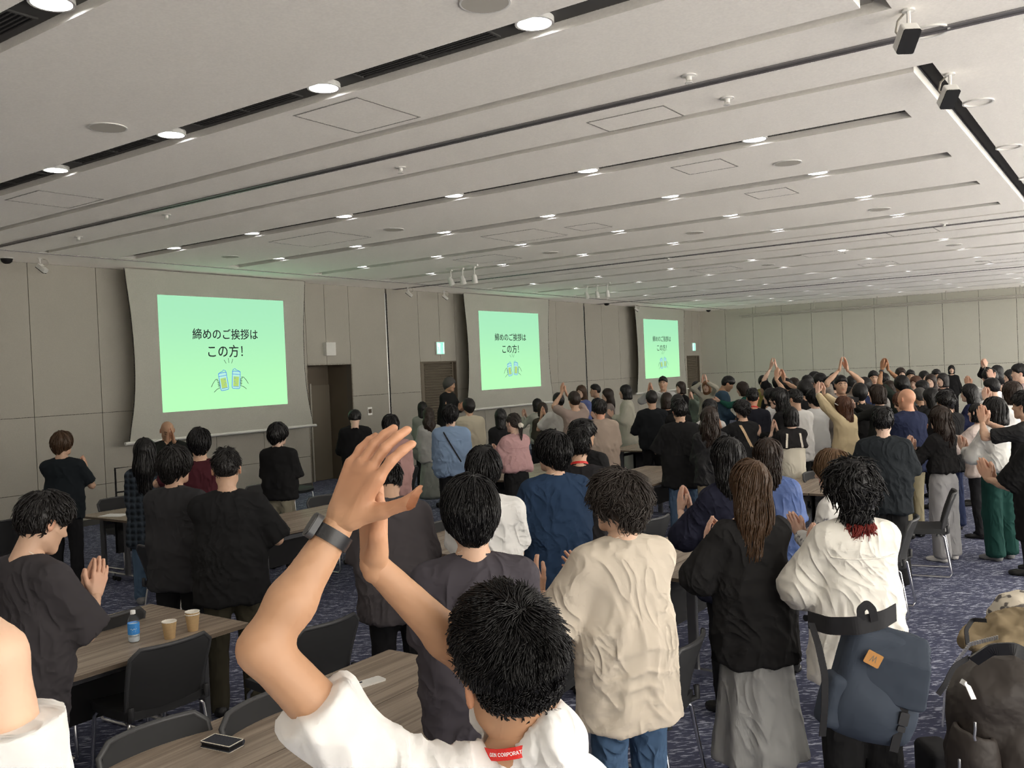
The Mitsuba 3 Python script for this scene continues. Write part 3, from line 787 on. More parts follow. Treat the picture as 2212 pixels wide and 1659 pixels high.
# wallet with white piping
w = at(480, 1612, z=TH)
k = numbered('wallet')
tag(k, 'dark grey textured wallet with white edge at the corner of the nearest table', 'wallet')
e = at(525, 1622, z=TH) - at(436, 1604, z=TH)
W = place(w[0], w[1], TH, math.atan2(e[1], e[0]))
wp = rrect(0.155, 0.082, 0.006)
put_ply(k + '__cover', mikit.ply(join([prism(wp, 0.004, 0.02), prism(wp, 0.004, 0.001), cyl([-0.072, 0.0385, 0.0125], [0.072, 0.0385, 0.0125], 0.0115, 14)]), 'm_denim_dark', 30), W)
ring_ = wp.difference(wp.buffer(-0.0035))
put_ply(k + '__piping', mikit.ply(join([prism(ring_, 0.0022, 0.0232), prism(ring_, 0.002, 0.0)]), 'm_cream', 30), W)
put_ply(k + '__lining', mikit.ply(join([prism(rrect(0.148, 0.074, 0.004), 0.003, 0.006 + 0.0045 * i) for i in range(3)]), 'm_black', 30), W)

# papers on a far table
w = at(248, 1113, z=TH)
k = put('paper_sheet', prism(affinity.translate(affinity.rotate(sbox(-0.15, -0.10, 0.15, 0.10), 20), w[0], w[1]), 0.002, TH), 'm_white')
tag(k, 'white paper sheets on the far left table before the plaid shirt', 'paper')

# black tubular frame leaning at the wall
w = at(252, 1085, z=0.4)
k = put('stand_frame', join([tube([[w[0], w[1], 0], [w[0], w[1], 0.92], [w[0] + 0.05, w[1] + 0.5, 0.92], [w[0] + 0.05, w[1] + 0.5, 0]], 0.016, 6), cyl([w[0], w[1], 0.55], [w[0] + 0.05, w[1] + 0.5, 0.55], 0.012, 6)]), 'm_black')
tag(k, 'black square tube stand at the far left wall beside the woman in plaid', 'stand')
# ------------------------------------------------------------------ bodies from distance fields


def seg(p, a, b, ra, rb, s=None):
    """Distance to a limb that tapers from a (radius ra) to b (rb); s squashes x, y, z."""
    a, b = np.asarray(a, float), np.asarray(b, float)
    if s is not None:
        s = np.asarray(s, float)
        p, a, b = p / s, a / s, b / s
    ab = b - a
    h = np.clip((p - a) @ ab / max(ab @ ab, 1e-9), 0, 1)
    q = p - a - h[:, None] * ab
    d = np.sqrt(np.einsum('ij,ij->i', q, q)) - (ra + (rb - ra) * h)
    return d * s.min() if s is not None else d


def ell(p, c, r, R=None):
    q = p - np.asarray(c, float)
    if R is not None:
        q = q @ R
    r = np.asarray(r, float)
    k0 = np.linalg.norm(q / r, axis=1)
    k1 = np.linalg.norm(q / r ** 2, axis=1)
    return k0 * (k0 - 1) / np.maximum(k1, 1e-6)


def smin(a, b, k):
    h = np.maximum(k - np.abs(a - b), 0) / k
    return np.minimum(a, b) - h * h * k * 0.25


def smax(a, b, k):
    return -smin(-a, -b, k)


def blend(ds, k):
    o = ds[0]
    for d in ds[1:]:
        o = smin(o, d, k)
    return o


_C8 = np.array([(i, j, k) for i in (0, 1) for j in (0, 1) for k in (0, 1)])
_E12 = [(a, b) for a in range(8) for b in range(a + 1, 8) if np.abs(_C8[a] - _C8[b]).sum() == 1]


def mesh_field(fn, lo, hi, h, slack=1.35):
    """Surface nets of fn < 0 in the box, sampling only blocks near the surface."""
    lo, hi = np.asarray(lo, float), np.asarray(hi, float)
    B = 4
    nb = np.maximum(np.ceil((hi - lo) / (h * B)).astype(int), 1)
    bi = np.indices(nb).reshape(3, -1).T
    d = fn(lo + (bi + 0.375) * h * B)
    G = np.repeat(np.repeat(np.repeat(np.where(d < 0, -1.0, 1.0).reshape(nb), B, 0), B, 1), B, 2)
    near = bi[np.abs(d) < B * h * 0.87 * slack]
    off = np.indices((B, B, B)).reshape(3, -1).T
    idx = (near[:, None] * B + off[None]).reshape(-1, 3)
    if len(idx) == 0:
        return np.zeros((0, 3)), np.zeros((0, 3), int)
    val = np.concatenate([fn(lo + c * h) for c in np.array_split(idx, max(1, len(idx) // 150000))])
    G[idx[:, 0], idx[:, 1], idx[:, 2]] = val
    ins = G < 0
    s = np.zeros(np.array(G.shape) - 1, np.int8)
    for c in _C8:
        s += ins[c[0]:c[0] + s.shape[0], c[1]:c[1] + s.shape[1], c[2]:c[2] + s.shape[2]]
    act = np.argwhere((s > 0) & (s < 8))
    ids = np.full(s.shape, -1, np.int32)
    ids[act[:, 0], act[:, 1], act[:, 2]] = np.arange(len(act))
    cv = np.stack([G[act[:, 0] + c[0], act[:, 1] + c[1], act[:, 2] + c[2]] for c in _C8], 1)
    acc, cnt = np.zeros((len(act), 3)), np.zeros(len(act))
    for a, b in _E12:
        va, vb = cv[:, a], cv[:, b]
        m = (va < 0) != (vb < 0)
        t = np.where(m, va / np.where(m, va - vb, 1), 0)
        acc += np.where(m[:, None], _C8[a] + t[:, None] * (_C8[b] - _C8[a]), 0)
        cnt += m
    V = lo + h * (act + acc / np.maximum(cnt, 1)[:, None])
    F = []
    for ax in range(3):
        b_, c_ = (ax + 1) % 3, (ax + 2) % 3
        A = np.take(ins, range(0, ins.shape[ax] - 1), ax)
        Bn = np.take(ins, range(1, ins.shape[ax]), ax)
        n = np.argwhere(A != Bn)
        n = n[(n[:, b_] > 0) & (n[:, c_] > 0) & (n[:, b_] < ids.shape[b_]) & (n[:, c_] < ids.shape[c_])]
        if not len(n):
            continue
        fl = ins[n[:, 0], n[:, 1], n[:, 2]]
        q = []
        for db, dc in ((1, 1), (0, 1), (0, 0), (1, 0)):
            m = n.copy()
            m[:, b_] -= db
            m[:, c_] -= dc
            q.append(ids[m[:, 0], m[:, 1], m[:, 2]])
        q = np.stack(q, 1)
        q[~fl] = q[~fl][:, ::-1]
        q = q[(q >= 0).all(1)]
        F += [q[:, [0, 1, 2]], q[:, [0, 2, 3]]]
    F = np.vstack(F)
    return V, F


def normals_of(V, F):
    n = np.zeros_like(V)
    fn_ = np.cross(V[F[:, 1]] - V[F[:, 0]], V[F[:, 2]] - V[F[:, 0]])
    for k in range(3):
        np.add.at(n, F[:, k], fn_)
    return n / np.maximum(np.linalg.norm(n, axis=1, keepdims=True), 1e-12)


def unit(v):
    v = np.asarray(v, float)
    return v / max(np.linalg.norm(v), 1e-9)


# ---- hands: the right one, wrist at the origin, fingers +z, palm to -x, thumb towards -y
HANDS = {}


def hand_mesh(pose, h):
    key = (pose, h)
    if key in HANDS:
        return HANDS[key]
    curl, spread = {'flat': (10, 2.0), 'open': (14, 9.0), 'relax': (30, 3.0), 'fist': (72, 1.0), 'cup': (20, 4.0), 'claw': (26, 4.0)}[pose]
    fat = 1.0 if h < 0.005 else (1.08 if h < 0.007 else (1.2 if h < 0.01 else 1.4))
    bones = []
    K = [(-0.033, 0.090, 0.074, 0.0088), (-0.011, 0.096, 0.083, 0.0090), (0.011, 0.093, 0.077, 0.0086), (0.031, 0.083, 0.061, 0.0076)]
    for i, (y, z, L, r) in enumerate(K):
        sp = math.radians((i - 1.3) * spread)
        a = math.radians(curl * (0.45 + 0.07 * i))
        p = np.array([0.0, y, z])
        bones.append(((0.002, y * 0.55, 0.02), p, 0.0125, 0.0112))
        for f, rr in ((0.44, 1.0), (0.31, 0.93), (0.25, 0.84)):
            dv = np.array([-math.sin(a) * math.cos(sp), math.cos(a) * math.sin(sp), math.cos(a) * math.cos(sp)])
            q = p + dv * L * f
            bones.append((p, q, r * rr * fat, r * rr * 0.93 * fat))
            p = q
            a += math.radians(curl * (0.7 if f > 0.4 else 0.5))
    th = 1.0 if pose in ('flat', 'cup') else (1.5 if pose == 'open' else (2.6 if pose == 'claw' else 0.6))
    t0, t1, t2, t3 = np.array([-0.004, -0.020, 0.018]), np.array([-0.014, -0.040 - 0.006 * th, 0.048]), np.array([-0.018, -0.046 - 0.018 * th, 0.082]), np.array([-0.019, -0.047 - 0.022 * th, 0.108])
    if pose == 'fist':
        t2, t3 = np.array([-0.036, -0.036, 0.074]), np.array([-0.046, -0.014, 0.082])
    thumb = [(t0, t1, 0.0155, 0.0125), (t1, t2, 0.0115 * fat, 0.0102 * fat), (t2, t3, 0.0104 * fat, 0.0088 * fat)]

    def fn(p):
        palm = blend([seg(p, (0.001, -0.017, 0.012), (0, -0.026, 0.082), 0.0155, 0.0120), seg(p, (0.001, 0.0, 0.005), (0, 0.0, 0.088), 0.0165, 0.0122),
                      seg(p, (0.001, 0.016, 0.012), (0, 0.024, 0.078), 0.0150, 0.0110), seg(p, (0.003, 0, -0.012), (0.002, 0, 0.01), 0.0, 0.0) - 0.0205], 0.012)
        o = palm
        for i in range(4):
            f = blend([seg(p, *b) for b in bones[i * 4:i * 4 + 4]], 0.004)
            o = smin(o, f, 0.006)
        return smin(o, blend([seg(p, *b) for b in thumb], 0.006), 0.012)

    V, F = mesh_field(fn, (-0.09, -0.10, -0.06), (0.05, 0.09, 0.21), h)
    nail = np.clip((V[:, 2] + 0.0) / 0.07, 0, 1)
    HANDS[key] = (V, F, nail)
    return HANDS[key]


def placed_hand(side, pose, h, wrist, fdir, palm, s):
    """Vertices and faces of a hand; side +1 is the right one."""
    V, F, _ = hand_mesh(pose, h)
    f = unit(fdir)
    p = np.asarray(palm, float)
    p = unit(p - f * (p @ f))
    V = V * s
    if side > 0:
        M = np.stack([-p, np.cross(f, -p), f], 1)
    else:
        V = V * [-1, 1, 1]
        F = F[:, ::-1]
        M = np.stack([p, np.cross(f, p), f], 1)
    return V @ M.T + wrist, F, hand_mesh(pose, h)[2]


# ---- heads: centre at the origin, facing +y, chin at z = -0.118, crown at z = 0.118
HEADS = {}


def head_fn(sex):
    j = 1.0 if sex == 'm' else 0.93

    def fn(p):
        q = p.copy()
        q[:, 0] = np.abs(q[:, 0])
        o = smin(ell(p, (0, -0.014, 0.026), (0.077, 0.097, 0.092)), ell(p, (0, 0.020, -0.035), (0.060 * j, 0.070, 0.078)), 0.03)
        o = smin(o, seg(q, (0.046 * j, 0.0, -0.066), (0.012, 0.062, -0.098), 0.020, 0.018 * j), 0.03)
        o = smin(o, seg(q, (0, 0.082, 0.024), (0.036, 0.070, 0.026), 0.012, 0.011), 0.018)
        o = smin(o, seg(q, (0.038, 0.062, -0.022), (0.054, 0.03, -0.018), 0.018, 0.016), 0.02)
        o = smax(o, -ell(q, (0.031, 0.098, 0.006), (0.019, 0.018, 0.011)), 0.014)
        o = smin(o, ell(q, (0.031, 0.0755, 0.004), (0.015, 0.011, 0.011)), 0.004)
        o = smin(o, seg(p, (0, 0.084, 0.014), (0, 0.106, -0.027), 0.0085, 0.0115), 0.012)
        o = smin(o, ell(q, (0.012, 0.094, -0.031), (0.009, 0.010, 0.008)), 0.006)
        o = smin(o, seg(q, (0, 0.0895, -0.055), (0.019, 0.081, -0.057), 0.0065, 0.0042), 0.006)
        o = smin(o, seg(q, (0, 0.0885, -0.067), (0.016, 0.081, -0.066), 0.0072, 0.0048), 0.006)
        o = smin(o, seg(p, (0, 0.070, -0.100), (0, 0.074, -0.094), 0.017, 0.016), 0.02)
        a, b = math.cos(0.35), math.sin(0.35)
        R = np.array([[a, b, 0], [-b, a, 0], [0, 0, 1.0]]).T
        ear = smax(ell(q, (0.083, -0.012, -0.004), (0.009, 0.019, 0.032), R), -ell(q, (0.093, -0.006, -0.001), (0.009, 0.010, 0.020), R), 0.006)
        o = smin(o, ear, 0.006)
        neck = seg(p, (0, -0.022, -0.06), (0, -0.040, -0.21), 0.054 * (1 if sex == 'm' else 0.88), 0.058 * (1 if sex == 'm' else 0.88))
        return smin(o, neck, 0.025)

    return fn


def head_mesh(sex, h):
    key = (sex, h)
    if key not in HEADS:
        V, F = mesh_field(head_fn(sex), (-0.115, -0.13, -0.23), (0.115, 0.14, 0.14), h)
        q = np.abs(V[:, 0])
        tint = np.zeros((len(V), 3)) + 1.0
        lip = (V[:, 1] > 0.083) & (np.abs(V[:, 2] + 0.061) < 0.0095) & (q < 0.019)
        tint[lip] = [0.78, 0.50, 0.48]
        br = (V[:, 1] > 0.05) & (np.abs(V[:, 2] - 0.029 + 0.1 * np.maximum(q - 0.03, 0)) < 0.0055) & (q > 0.012) & (q < 0.05)
        tint[br] = [0.12, 0.11, 0.11]
        eye = (V[:, 1] > 0.068) & (np.abs(V[:, 2] - 0.004) < 0.0055) & (np.abs(q - 0.031) < 0.012)
        tint[eye] = [0.07, 0.06, 0.06]
        ear = q > 0.079
        tint[ear] *= [1.04, 0.88, 0.85]
        HEADS[key] = (V, F, tint)
    return HEADS[key]


# ---- hair in head space
def hair_fn(style):
    def cap(p, t, tt, dz=0.0):
        return ell(p, (0, -0.014, 0.028), (0.079 + t, 0.098 + t, 0.094 + tt))

    def line(p, lift):
        return (0.80 * p[:, 1] - p[:, 2] - 0.012 - lift) / 1.28

    def earcut(p, r=0.033):
        q = p.copy()
        q[:, 0] = np.abs(q[:, 0])
        return -ell(q, (0.088, 0.0, -0.020), (0.030, r, r * 1.15))

    def facecut(p, w=0.064):
        return -ell(p, (0, 0.105, -0.055), (w, 0.085, 0.105))

    def fn(p):
        if style == 'buzz':
            return smax(smax(cap(p, 0.003, 0.005), line(p, 0.0), 0.012), earcut(p), 0.01)
        if style == 'crop':
            o = smin(cap(p, 0.005, 0.008), ell(p, (0, 0.004, 0.060), (0.076, 0.098, 0.083)), 0.02)
            return smax(smax(o, line(p, 0.0), 0.014), earcut(p), 0.01)
        if style == 'short':
            o = smin(cap(p, 0.013, 0.022), ell(p, (0, 0.010, 0.058), (0.080, 0.098, 0.080)), 0.02)
            return smax(smax(o, line(p, 0.018), 0.016), earcut(p, 0.030), 0.01)
        if style == 'mop':
            o = smin(cap(p, 0.024, 0.030), seg(p, (0, -0.085, 0.0), (0, -0.078, -0.065), 0.055, 0.040, (1.25, 0.9, 1)), 0.03)
            return smax(smax(o, line(p, 0.050), 0.02), facecut(p, 0.060), 0.012)
        if style == 'fluffy':
            o = smin(ell(p, (0, -0.016, 0.030), (0.112, 0.124, 0.112)), seg(p, (0, -0.085, 0.0), (0, -0.078, -0.06), 0.062, 0.045, (1.3, 0.9, 1)), 0.03)
            return smax(smax(o, line(p, 0.058), 0.03), facecut(p, 0.062), 0.012)
        if style == 'curly':
            o = smin(ell(p, (0, -0.018, 0.030), (0.116, 0.128, 0.112)), seg(p, (0, -0.07, -0.02), (0, -0.075, -0.115), 0.072, 0.055, (1.2, 0.8, 1)), 0.03)
            return smax(smax(o, line(p, 0.115), 0.03), facecut(p, 0.060), 0.012)
        if style == 'bob':
            o = smin(cap(p, 0.017, 0.020), seg(p, (0, -0.025, -0.01), (0, -0.032, -0.115), 0.096, 0.094, (1, 1.02, 1)), 0.02)
            return smax(smax(o, -p[:, 2] - 0.135, 0.02), facecut(p), 0.012)
        if style == 'lob':
            o = smin(cap(p, 0.017, 0.020), seg(p, (0, -0.025, -0.01), (0, -0.045, -0.175), 0.096, 0.086, (1, 0.98, 1)), 0.02)
            return smax(smax(o, -p[:, 2] - 0.205, 0.02), facecut(p), 0.012)
        if style == 'long':
            o = smin(cap(p, 0.017, 0.020), seg(p, (0, -0.030, 0.0), (0, -0.062, -0.17), 0.094, 0.088, (1, 0.92, 1)), 0.02)
            o = smin(o, seg(p, (0, -0.085, -0.13), (0, -0.105, -0.33), 0.088, 0.062, (1, 0.55, 1)), 0.04)
            return smax(o, facecut(p), 0.012)
        if style == 'wavy':
            w = 0.006 * np.sin(p[:, 2] * 38 + np.sin(p[:, 0] * 40) * 2.5)
            o = smin(cap(p, 0.017, 0.020), seg(p, (0, -0.030, 0.0), (0, -0.055, -0.17), 0.096, 0.096, (1, 0.92, 1)), 0.02)
            o = smin(o, seg(p, (0, -0.078, -0.13), (0, -0.085, -0.27), 0.100, 0.080, (1, 0.6, 1)), 0.04) + w * (p[:, 2] < 0)
            return smax(o, facecut(p), 0.012)
        if style == 'pony':
            o = smax(smax(cap(p, 0.008, 0.012), line(p, 0.010), 0.014), earcut(p), 0.01)
            o = smin(o, seg(p, (0, -0.098, -0.02), (0.0, -0.128, -0.04), 0.036, 0.026), 0.02)
            return smin(o, seg(p, (0, -0.128, -0.04), (0.0, -0.135, -0.20), 0.028, 0.012), 0.02)
        raise KeyError(style)
    return fn


HAIRS = {}
STYLE_STRANDS = {   # length, clump width, curl, lift, down-combing
    'buzz': (0.015, 0.003, 0.3, 0.004, 0.5), 'crop': (0.045, 0.0055, 0.75, 0.014, 0.35), 'short': (0.060, 0.006, 0.5, 0.012, 0.5), 'mop': (0.11, 0.0075, 0.22, 0.008, 0.9), 'fluffy': (0.085, 0.0075, 0.9, 0.020, 0.7),
    'curly': (0.080, 0.0075, 1.2, 0.024, 0.8), 'bob': (0.17, 0.008, 0.06, 0.004, 1.6), 'lob': (0.22, 0.008, 0.06, 0.004, 1.8), 'long': (0.26, 0.009, 0.08, 0.004, 2.0), 'wavy': (0.22, 0.009, 0.30, 0.007, 2.0), 'pony': (0.12, 0.006, 0.06, 0.003, 0.2)}


def strands(fn, V, F, style, n, seed, width=1.0, steps=7):
    """Tapered locks that follow the hair surface."""
    L, w0, curl, lift, down = STYLE_STRANDS[style]
    r = np.random.default_rng(seed)
    tri = V[F]
    nrm = np.cross(tri[:, 1] - tri[:, 0], tri[:, 2] - tri[:, 0])
    area = np.linalg.norm(nrm, axis=1)
    wgt = area * np.where(nrm[:, 2] / np.maximum(area, 1e-12) < -0.5, 0.05, 1.0)
    f = r.choice(len(F), n, p=wgt / wgt.sum())
    b = r.dirichlet([1, 1, 1], n)
    p = np.einsum('ij,ijk->ik', b, tri[f])
    crown = np.array([0.012, -0.050, 0.13])
    e = 0.003

    def grad(p):
        return unit_rows(np.stack([fn(p + d) - fn(p - d) for d in np.eye(3) * e], 1))

    ds = L / steps * r.uniform(0.7, 1.2, n)[:, None]
    lf = lift * r.uniform(0.0, 1.3, n)
    if style == 'crop':                      # clipped sides under a longer top
        t = np.clip((p[:, 2] - 0.005 - 0.25 * np.maximum(-p[:, 1], 0)) / 0.06, 0, 1)
        ds = ds * (0.22 + 0.78 * t)[:, None]
        lf = lf * (0.12 + 0.88 * t)
    base = r.uniform(-0.002, 0.003, n)
    swirl = r.normal(0, 1, (n, 3)) * 0.25
    P, S, N = [p], [], []
    dirn = None
    for i in range(steps + 1):
        g = grad(p)
        v = unit_rows(p - crown) * np.array([1, 1, 0.7]) + np.array([0, 0, -1.0]) * down * 0.55
        if style == 'pony':
            tail = p[:, 1] < -0.105
            v = np.where(tail[:, None], np.array([0, -0.1, -1.0]), unit_rows(np.array([0, -0.12, -0.02]) - p))
        nz = np.stack([meshkit.noise(p * 34 + 11 * k + seed, k + 3) for k in range(3)], 1) - 0.5
        nf = np.stack([meshkit.noise(p * 90 + 5 * k, k + 7) for k in range(3)], 1) - 0.5
        v = unit_rows(v) + nz * 2.2 * curl + nf * 1.2 * curl + swirl * min(curl + 0.15, 0.8)
        v = unit_rows(v - g * np.sum(v * g, 1, keepdims=True) * 0.9)
        dirn = v if dirn is None else unit_rows(dirn * 0.5 + v * 0.5)
        S.append(unit_rows(np.cross(dirn, g)))
        N.append(g)
        if i < steps:
            q = p + ds * dirn
            d = fn(q)
            want = base + lf * ((i + 1) / steps) ** 1.4
            p = q - grad(q) * (d - want)[:, None]
            P.append(p)
    P, S, N = np.stack(P, 1), np.stack(S, 1), np.stack(N, 1)
    t = np.linspace(0, 1, steps + 1)
    w = (w0 * width * r.uniform(0.6, 1.3, n))[:, None] * (np.minimum(1, 0.55 + 2.5 * t) * (1 - 0.85 * t ** 2.2))[None]
    a = P - S * w[..., None] * 0.5 - N * 0.0012
    b_ = P + S * w[..., None] * 0.5 - N * 0.0012
    c = P + N * (w[..., None] * 0.38)
    m = steps + 1
    X = np.stack([a, c, b_], 2)                     # n, m, 3 corners, xyz
    idx = np.arange(n * m * 3).reshape(n, m, 3)
    Fo = []
    for u, v2 in ((0, 1), (1, 2), (2, 0)):
        A, B, Cc, D = idx[:, :-1, u], idx[:, :-1, v2], idx[:, 1:, v2], idx[:, 1:, u]
        Fo += [np.stack([A, D, Cc], -1).reshape(-1, 3), np.stack([A, Cc, B], -1).reshape(-1, 3)]
    return X.reshape(-1, 3), np.vstack(Fo)


def unit_rows(v):
    return v / np.maximum(np.linalg.norm(v, axis=1, keepdims=True), 1e-9)


def hair_shape(style, h, n, matkey, seed=1, width=1.0):
    key = (style, h, n, matkey, seed)
    if key not in HAIRS:
        fn = hair_fn(style)
        V, F = mesh_field(fn, (-0.17, -0.20, -0.43), (0.17, 0.15, 0.19), h)
        nn = normals_of(V, F)
        if n < 400:
            az = np.arctan2(V[:, 0], V[:, 1] + 0.03)
            fine = style in ('bob', 'lob', 'long', 'wavy', 'pony', 'mop')
            k = 9 if fine else 6
            dsp = meshkit.fbm(np.stack([az * k + seed, V[:, 2] * (12 if fine else 55), V[:, 1] * (4 if fine else 45)], 1), 3, seed) - 0.5
            V = V + nn * (dsp * (0.014 if not fine else 0.010))[:, None]
        else:
            V = V - nn * 0.004
        if n:
            Vs, Fs = strands(fn, V, F, style, n, seed, width)
            V, F = np.vstack([V, Vs]), np.vstack([F, Fs + len(V)])
        HAIRS[key] = mikit.ply((V, F), matkey, True)
    return HAIRS[key]


# ---- the figure: joints in its own space (feet at the origin, facing +y), 1.72 m tall
def two_bone(S, W, l1, l2, pole):
    d = W - S
    L = np.linalg.norm(d)
    if L > (l1 + l2) * 0.995:
        W = S + d / L * (l1 + l2) * 0.995
        L = (l1 + l2) * 0.995
    d = unit(W - S)
    a = (l1 ** 2 - l2 ** 2 + L ** 2) / (2 * L)
    hgt = math.sqrt(max(l1 ** 2 - a ** 2, 0))
    pole = np.asarray(pole, float)
    pl = unit(pole - d * (pole @ d))
    return S + d * a + pl * hgt, W


# wrists (right hand; x is to the figure's right), finger and palm directions, elbow pole
POSES = {
    'clap': dict(R=(0.035, 0.27, 1.17), f=(-0.12, 0.55, 0.82), p=(-1, 0.05, 0.1), pole=(0.48, -0.42, -0.85), hand='flat'),
    'clap_apart': dict(R=(0.10, 0.28, 1.18), f=(-0.05, 0.6, 0.8), p=(-1, 0.0, 0.2), pole=(0.48, -0.42, -0.85), hand='open'),
    'clap_low': dict(R=(0.04, 0.26, 1.06), f=(-0.15, 0.85, 0.5), p=(-1, 0.0, 0.2), pole=(0.5, -0.5, -0.8), hand='flat'),
    'clap_high': dict(R=(0.035, 0.25, 1.36), f=(-0.1, 0.25, 0.95), p=(-1, 0.05, 0), pole=(0.55, -0.2, -0.95), hand='flat'),
    'clap_face': dict(R=(0.04, 0.27, 1.47), f=(-0.1, 0.2, 0.97), p=(-1, 0.05, 0), pole=(0.95, 0.1, -0.6), hand='flat'),
    'clap_over': dict(R=(0.05, 0.16, 1.83), f=(-0.12, 0.05, 1.0), p=(-1, 0.1, 0), pole=(0.9, 0.5, 0.0), hand='flat'),
    'arms_up': dict(R=(0.13, 0.10, 1.92), f=(0.0, 0.15, 1.0), p=(-0.7, 0.7, 0), pole=(0.9, 0.4, 0.0), hand='open'),
    'pray': dict(R=(0.045, 0.23, 1.28), f=(-0.15, 0.2, 0.97), p=(-1, 0.0, 0), pole=(0.55, -0.25, -0.9), hand='cup'),
    'down': dict(R=(0.27, 0.03, 0.83), f=(0.0, 0.12, -1.0), p=(-1, 0, 0), pole=(0.3, -1, 0), hand='relax'),
    'front': dict(R=(0.10, 0.25, 1.00), f=(-0.5, 0.7, 0.1), p=(-0.3, 0, -1), pole=(0.7, -0.6, -0.3), hand='relax'),
    'phone': dict(R=(0.06, 0.30, 1.42), f=(-0.25, 0.3, 0.9), p=(-1, 0.2, 0), pole=(0.7, -0.2, -0.7), hand='fist'),
}


class Figure:
    """Joints and the surfaces over them. o: options (see PEOPLE)."""

    def __init__(self, o):
        sex = o.get('sex', 'm')
        self.o, self.sex = o, sex
        f = sex == 'f'
        w = o.get('wide', 1.0)
        self.w = w
        sh = (0.146 if f else 0.170) * (0.5 + 0.5 * w)
        lean = math.radians(o.get('lean', 0))      # forward bend at the hips
        side = math.radians(o.get('side', 0))
        cx, sx, cz, sz = math.cos(lean), math.sin(lean), math.cos(side), math.sin(side)
        tw = math.radians(o.get('twist', 0))

        def up(p):
            p = np.asarray(p, float) - [0, 0, 0.94]
            p = np.array([p[0] * math.cos(tw) + p[1] * math.sin(tw), -p[0] * math.sin(tw) + p[1] * math.cos(tw), p[2]])
            p = np.array([p[0], p[1] * cx + p[2] * sx, -p[1] * sx + p[2] * cx])
            p = np.array([p[0] * cz + p[2] * sz, p[1], -p[0] * sz + p[2] * cz])
            return p + [0, 0, 0.94]
        self.up = up
        self.S = {}
        self.E = {}
        self.W = {}
        self.hand = {}
        for s, nm in ((1, 'R'), (-1, 'L')):
            ps = o.get('pose' + nm) or o.get('pose', 'clap')
            ps = dict(POSES[ps]) if isinstance(ps, str) else dict(ps)
            flip = np.array([s, 1, 1.0])
            W = np.array(ps['R'], float) * flip + np.array(o.get('reach', (0, 0, 0)))
            up_amt = np.clip((W[2] - 1.45) / 0.4, 0, 1)
            S = np.array([s * (sh - 0.02 * up_amt), 0.0, 1.372 + 0.07 * up_amt])
            S, W = up(S), up(W)
            l1, l2 = (0.275, 0.245) if f else (0.29, 0.255)
            E, W = two_bone(S, W, l1, l2, np.array(ps['pole']) * flip)
            self.S[nm], self.E[nm], self.W[nm] = S, E, W
            fd, pd = np.array(ps['f'], float) * flip, np.array(ps['p'], float) * flip
            self.hand[nm] = (s, ps.get('hand', 'flat'), up(fd + [0, 0, .94]) - [0, 0, .94], up(pd + [0, 0, .94]) - [0, 0, .94])
        hy, nod, tilt = (math.radians(o.get(k, 0)) for k in ('hy', 'nod', 'tilt'))
        Rz = np.array([[math.cos(hy), math.sin(hy), 0], [-math.sin(hy), math.cos(hy), 0], [0, 0, 1]])
        Rx = np.array([[1, 0, 0], [0, math.cos(nod), math.sin(nod)], [0, -math.sin(nod), math.cos(nod)]])
        Ry = np.array([[math.cos(tilt), 0, math.sin(tilt)], [0, 1, 0], [-math.sin(tilt), 0, math.cos(tilt)]])
        self.neck = up([0, -0.012, 1.475])
        Rl = np.stack([up(np.eye(3)[i] + [0, 0, .94]) - [0, 0, .94] for i in range(3)], 1)
        self.HR = (Rl if o.get('lean', 0) < 90 else np.eye(3)) @ Rz @ Ry @ Rx
        pivot = up([0, 0.005, 1.515])
        self.H = pivot + self.HR @ np.array([0, 0.018, 0.098])
        self.hs = 1.04
        gap = o.get('feet', 0.10)
        self.hip = {1: np.array([0.085, 0, 0.90]), -1: np.array([-0.085, 0, 0.90])}
        st = o.get('step', 0.02)
        self.ank = {1: np.array([gap + 0.01, -0.03 + st, 0.085]), -1: np.array([-gap - 0.01, -0.03 - st, 0.085])}
        self.knee = {s: (self.hip[s] + self.ank[s]) / 2 + [0.004 * s, 0.02, 0.01] for s in (1, -1)}

    def arm(self, p, nm, r0, r1, r2, k=0.03):
        return smin(seg(p, self.S[nm], self.E[nm], r0, r1), seg(p, self.E[nm], self.W[nm], r1, r2), k)

    def body(self, p):
        f = self.sex == 'f'
        w = self.w
        a = 0.86 if f else 1.0
        up = self.up
        o = smin(seg(p, up([0, 0, 1.00]), up([0, 0, 1.32]), 0.105 * w, 0.125 * w, (1.1, 0.72, 1)), seg(p, up([0, -0.012, 1.40]), self.neck, 0.06, 0.052 * a), 0.04)
        for nm in 'RL':
            o = smin(o, seg(p, up([0, -0.01, 1.43]), self.S[nm], 0.045, 0.042 * a), 0.04)
            ar = smin(seg(p, self.S[nm], self.E[nm], 0.048 * a * w, 0.038 * a), seg(p, self.E[nm], self.E[nm] + (self.W[nm] - self.E[nm]) * 0.35, 0.037 * a, 0.039 * a), 0.02)
            ar = smin(ar, seg(p, self.E[nm] + (self.W[nm] - self.E[nm]) * 0.35, self.W[nm], 0.039 * a, 0.0255 * a), 0.02)
            o = smin(o, ar, 0.03)
        hb = self.H + self.HR @ np.array([0, -0.03, -0.10])
        o = smin(o, seg(p, self.neck, hb, 0.054 * (a if f else 1), 0.050 * a), 0.03)
        if self.o.get('bare_legs'):
            for s in (1, -1):
                o = smin(o, smin(seg(p, self.knee[s], self.knee[s] + (self.ank[s] - self.knee[s]) * 0.35 + [0, -0.02, 0], 0.050, 0.052), seg(p, self.knee[s] + (self.ank[s] - self.knee[s]) * 0.35 + [0, -0.02, 0], self.ank[s], 0.05, 0.034), 0.03), 0.02)
        return o

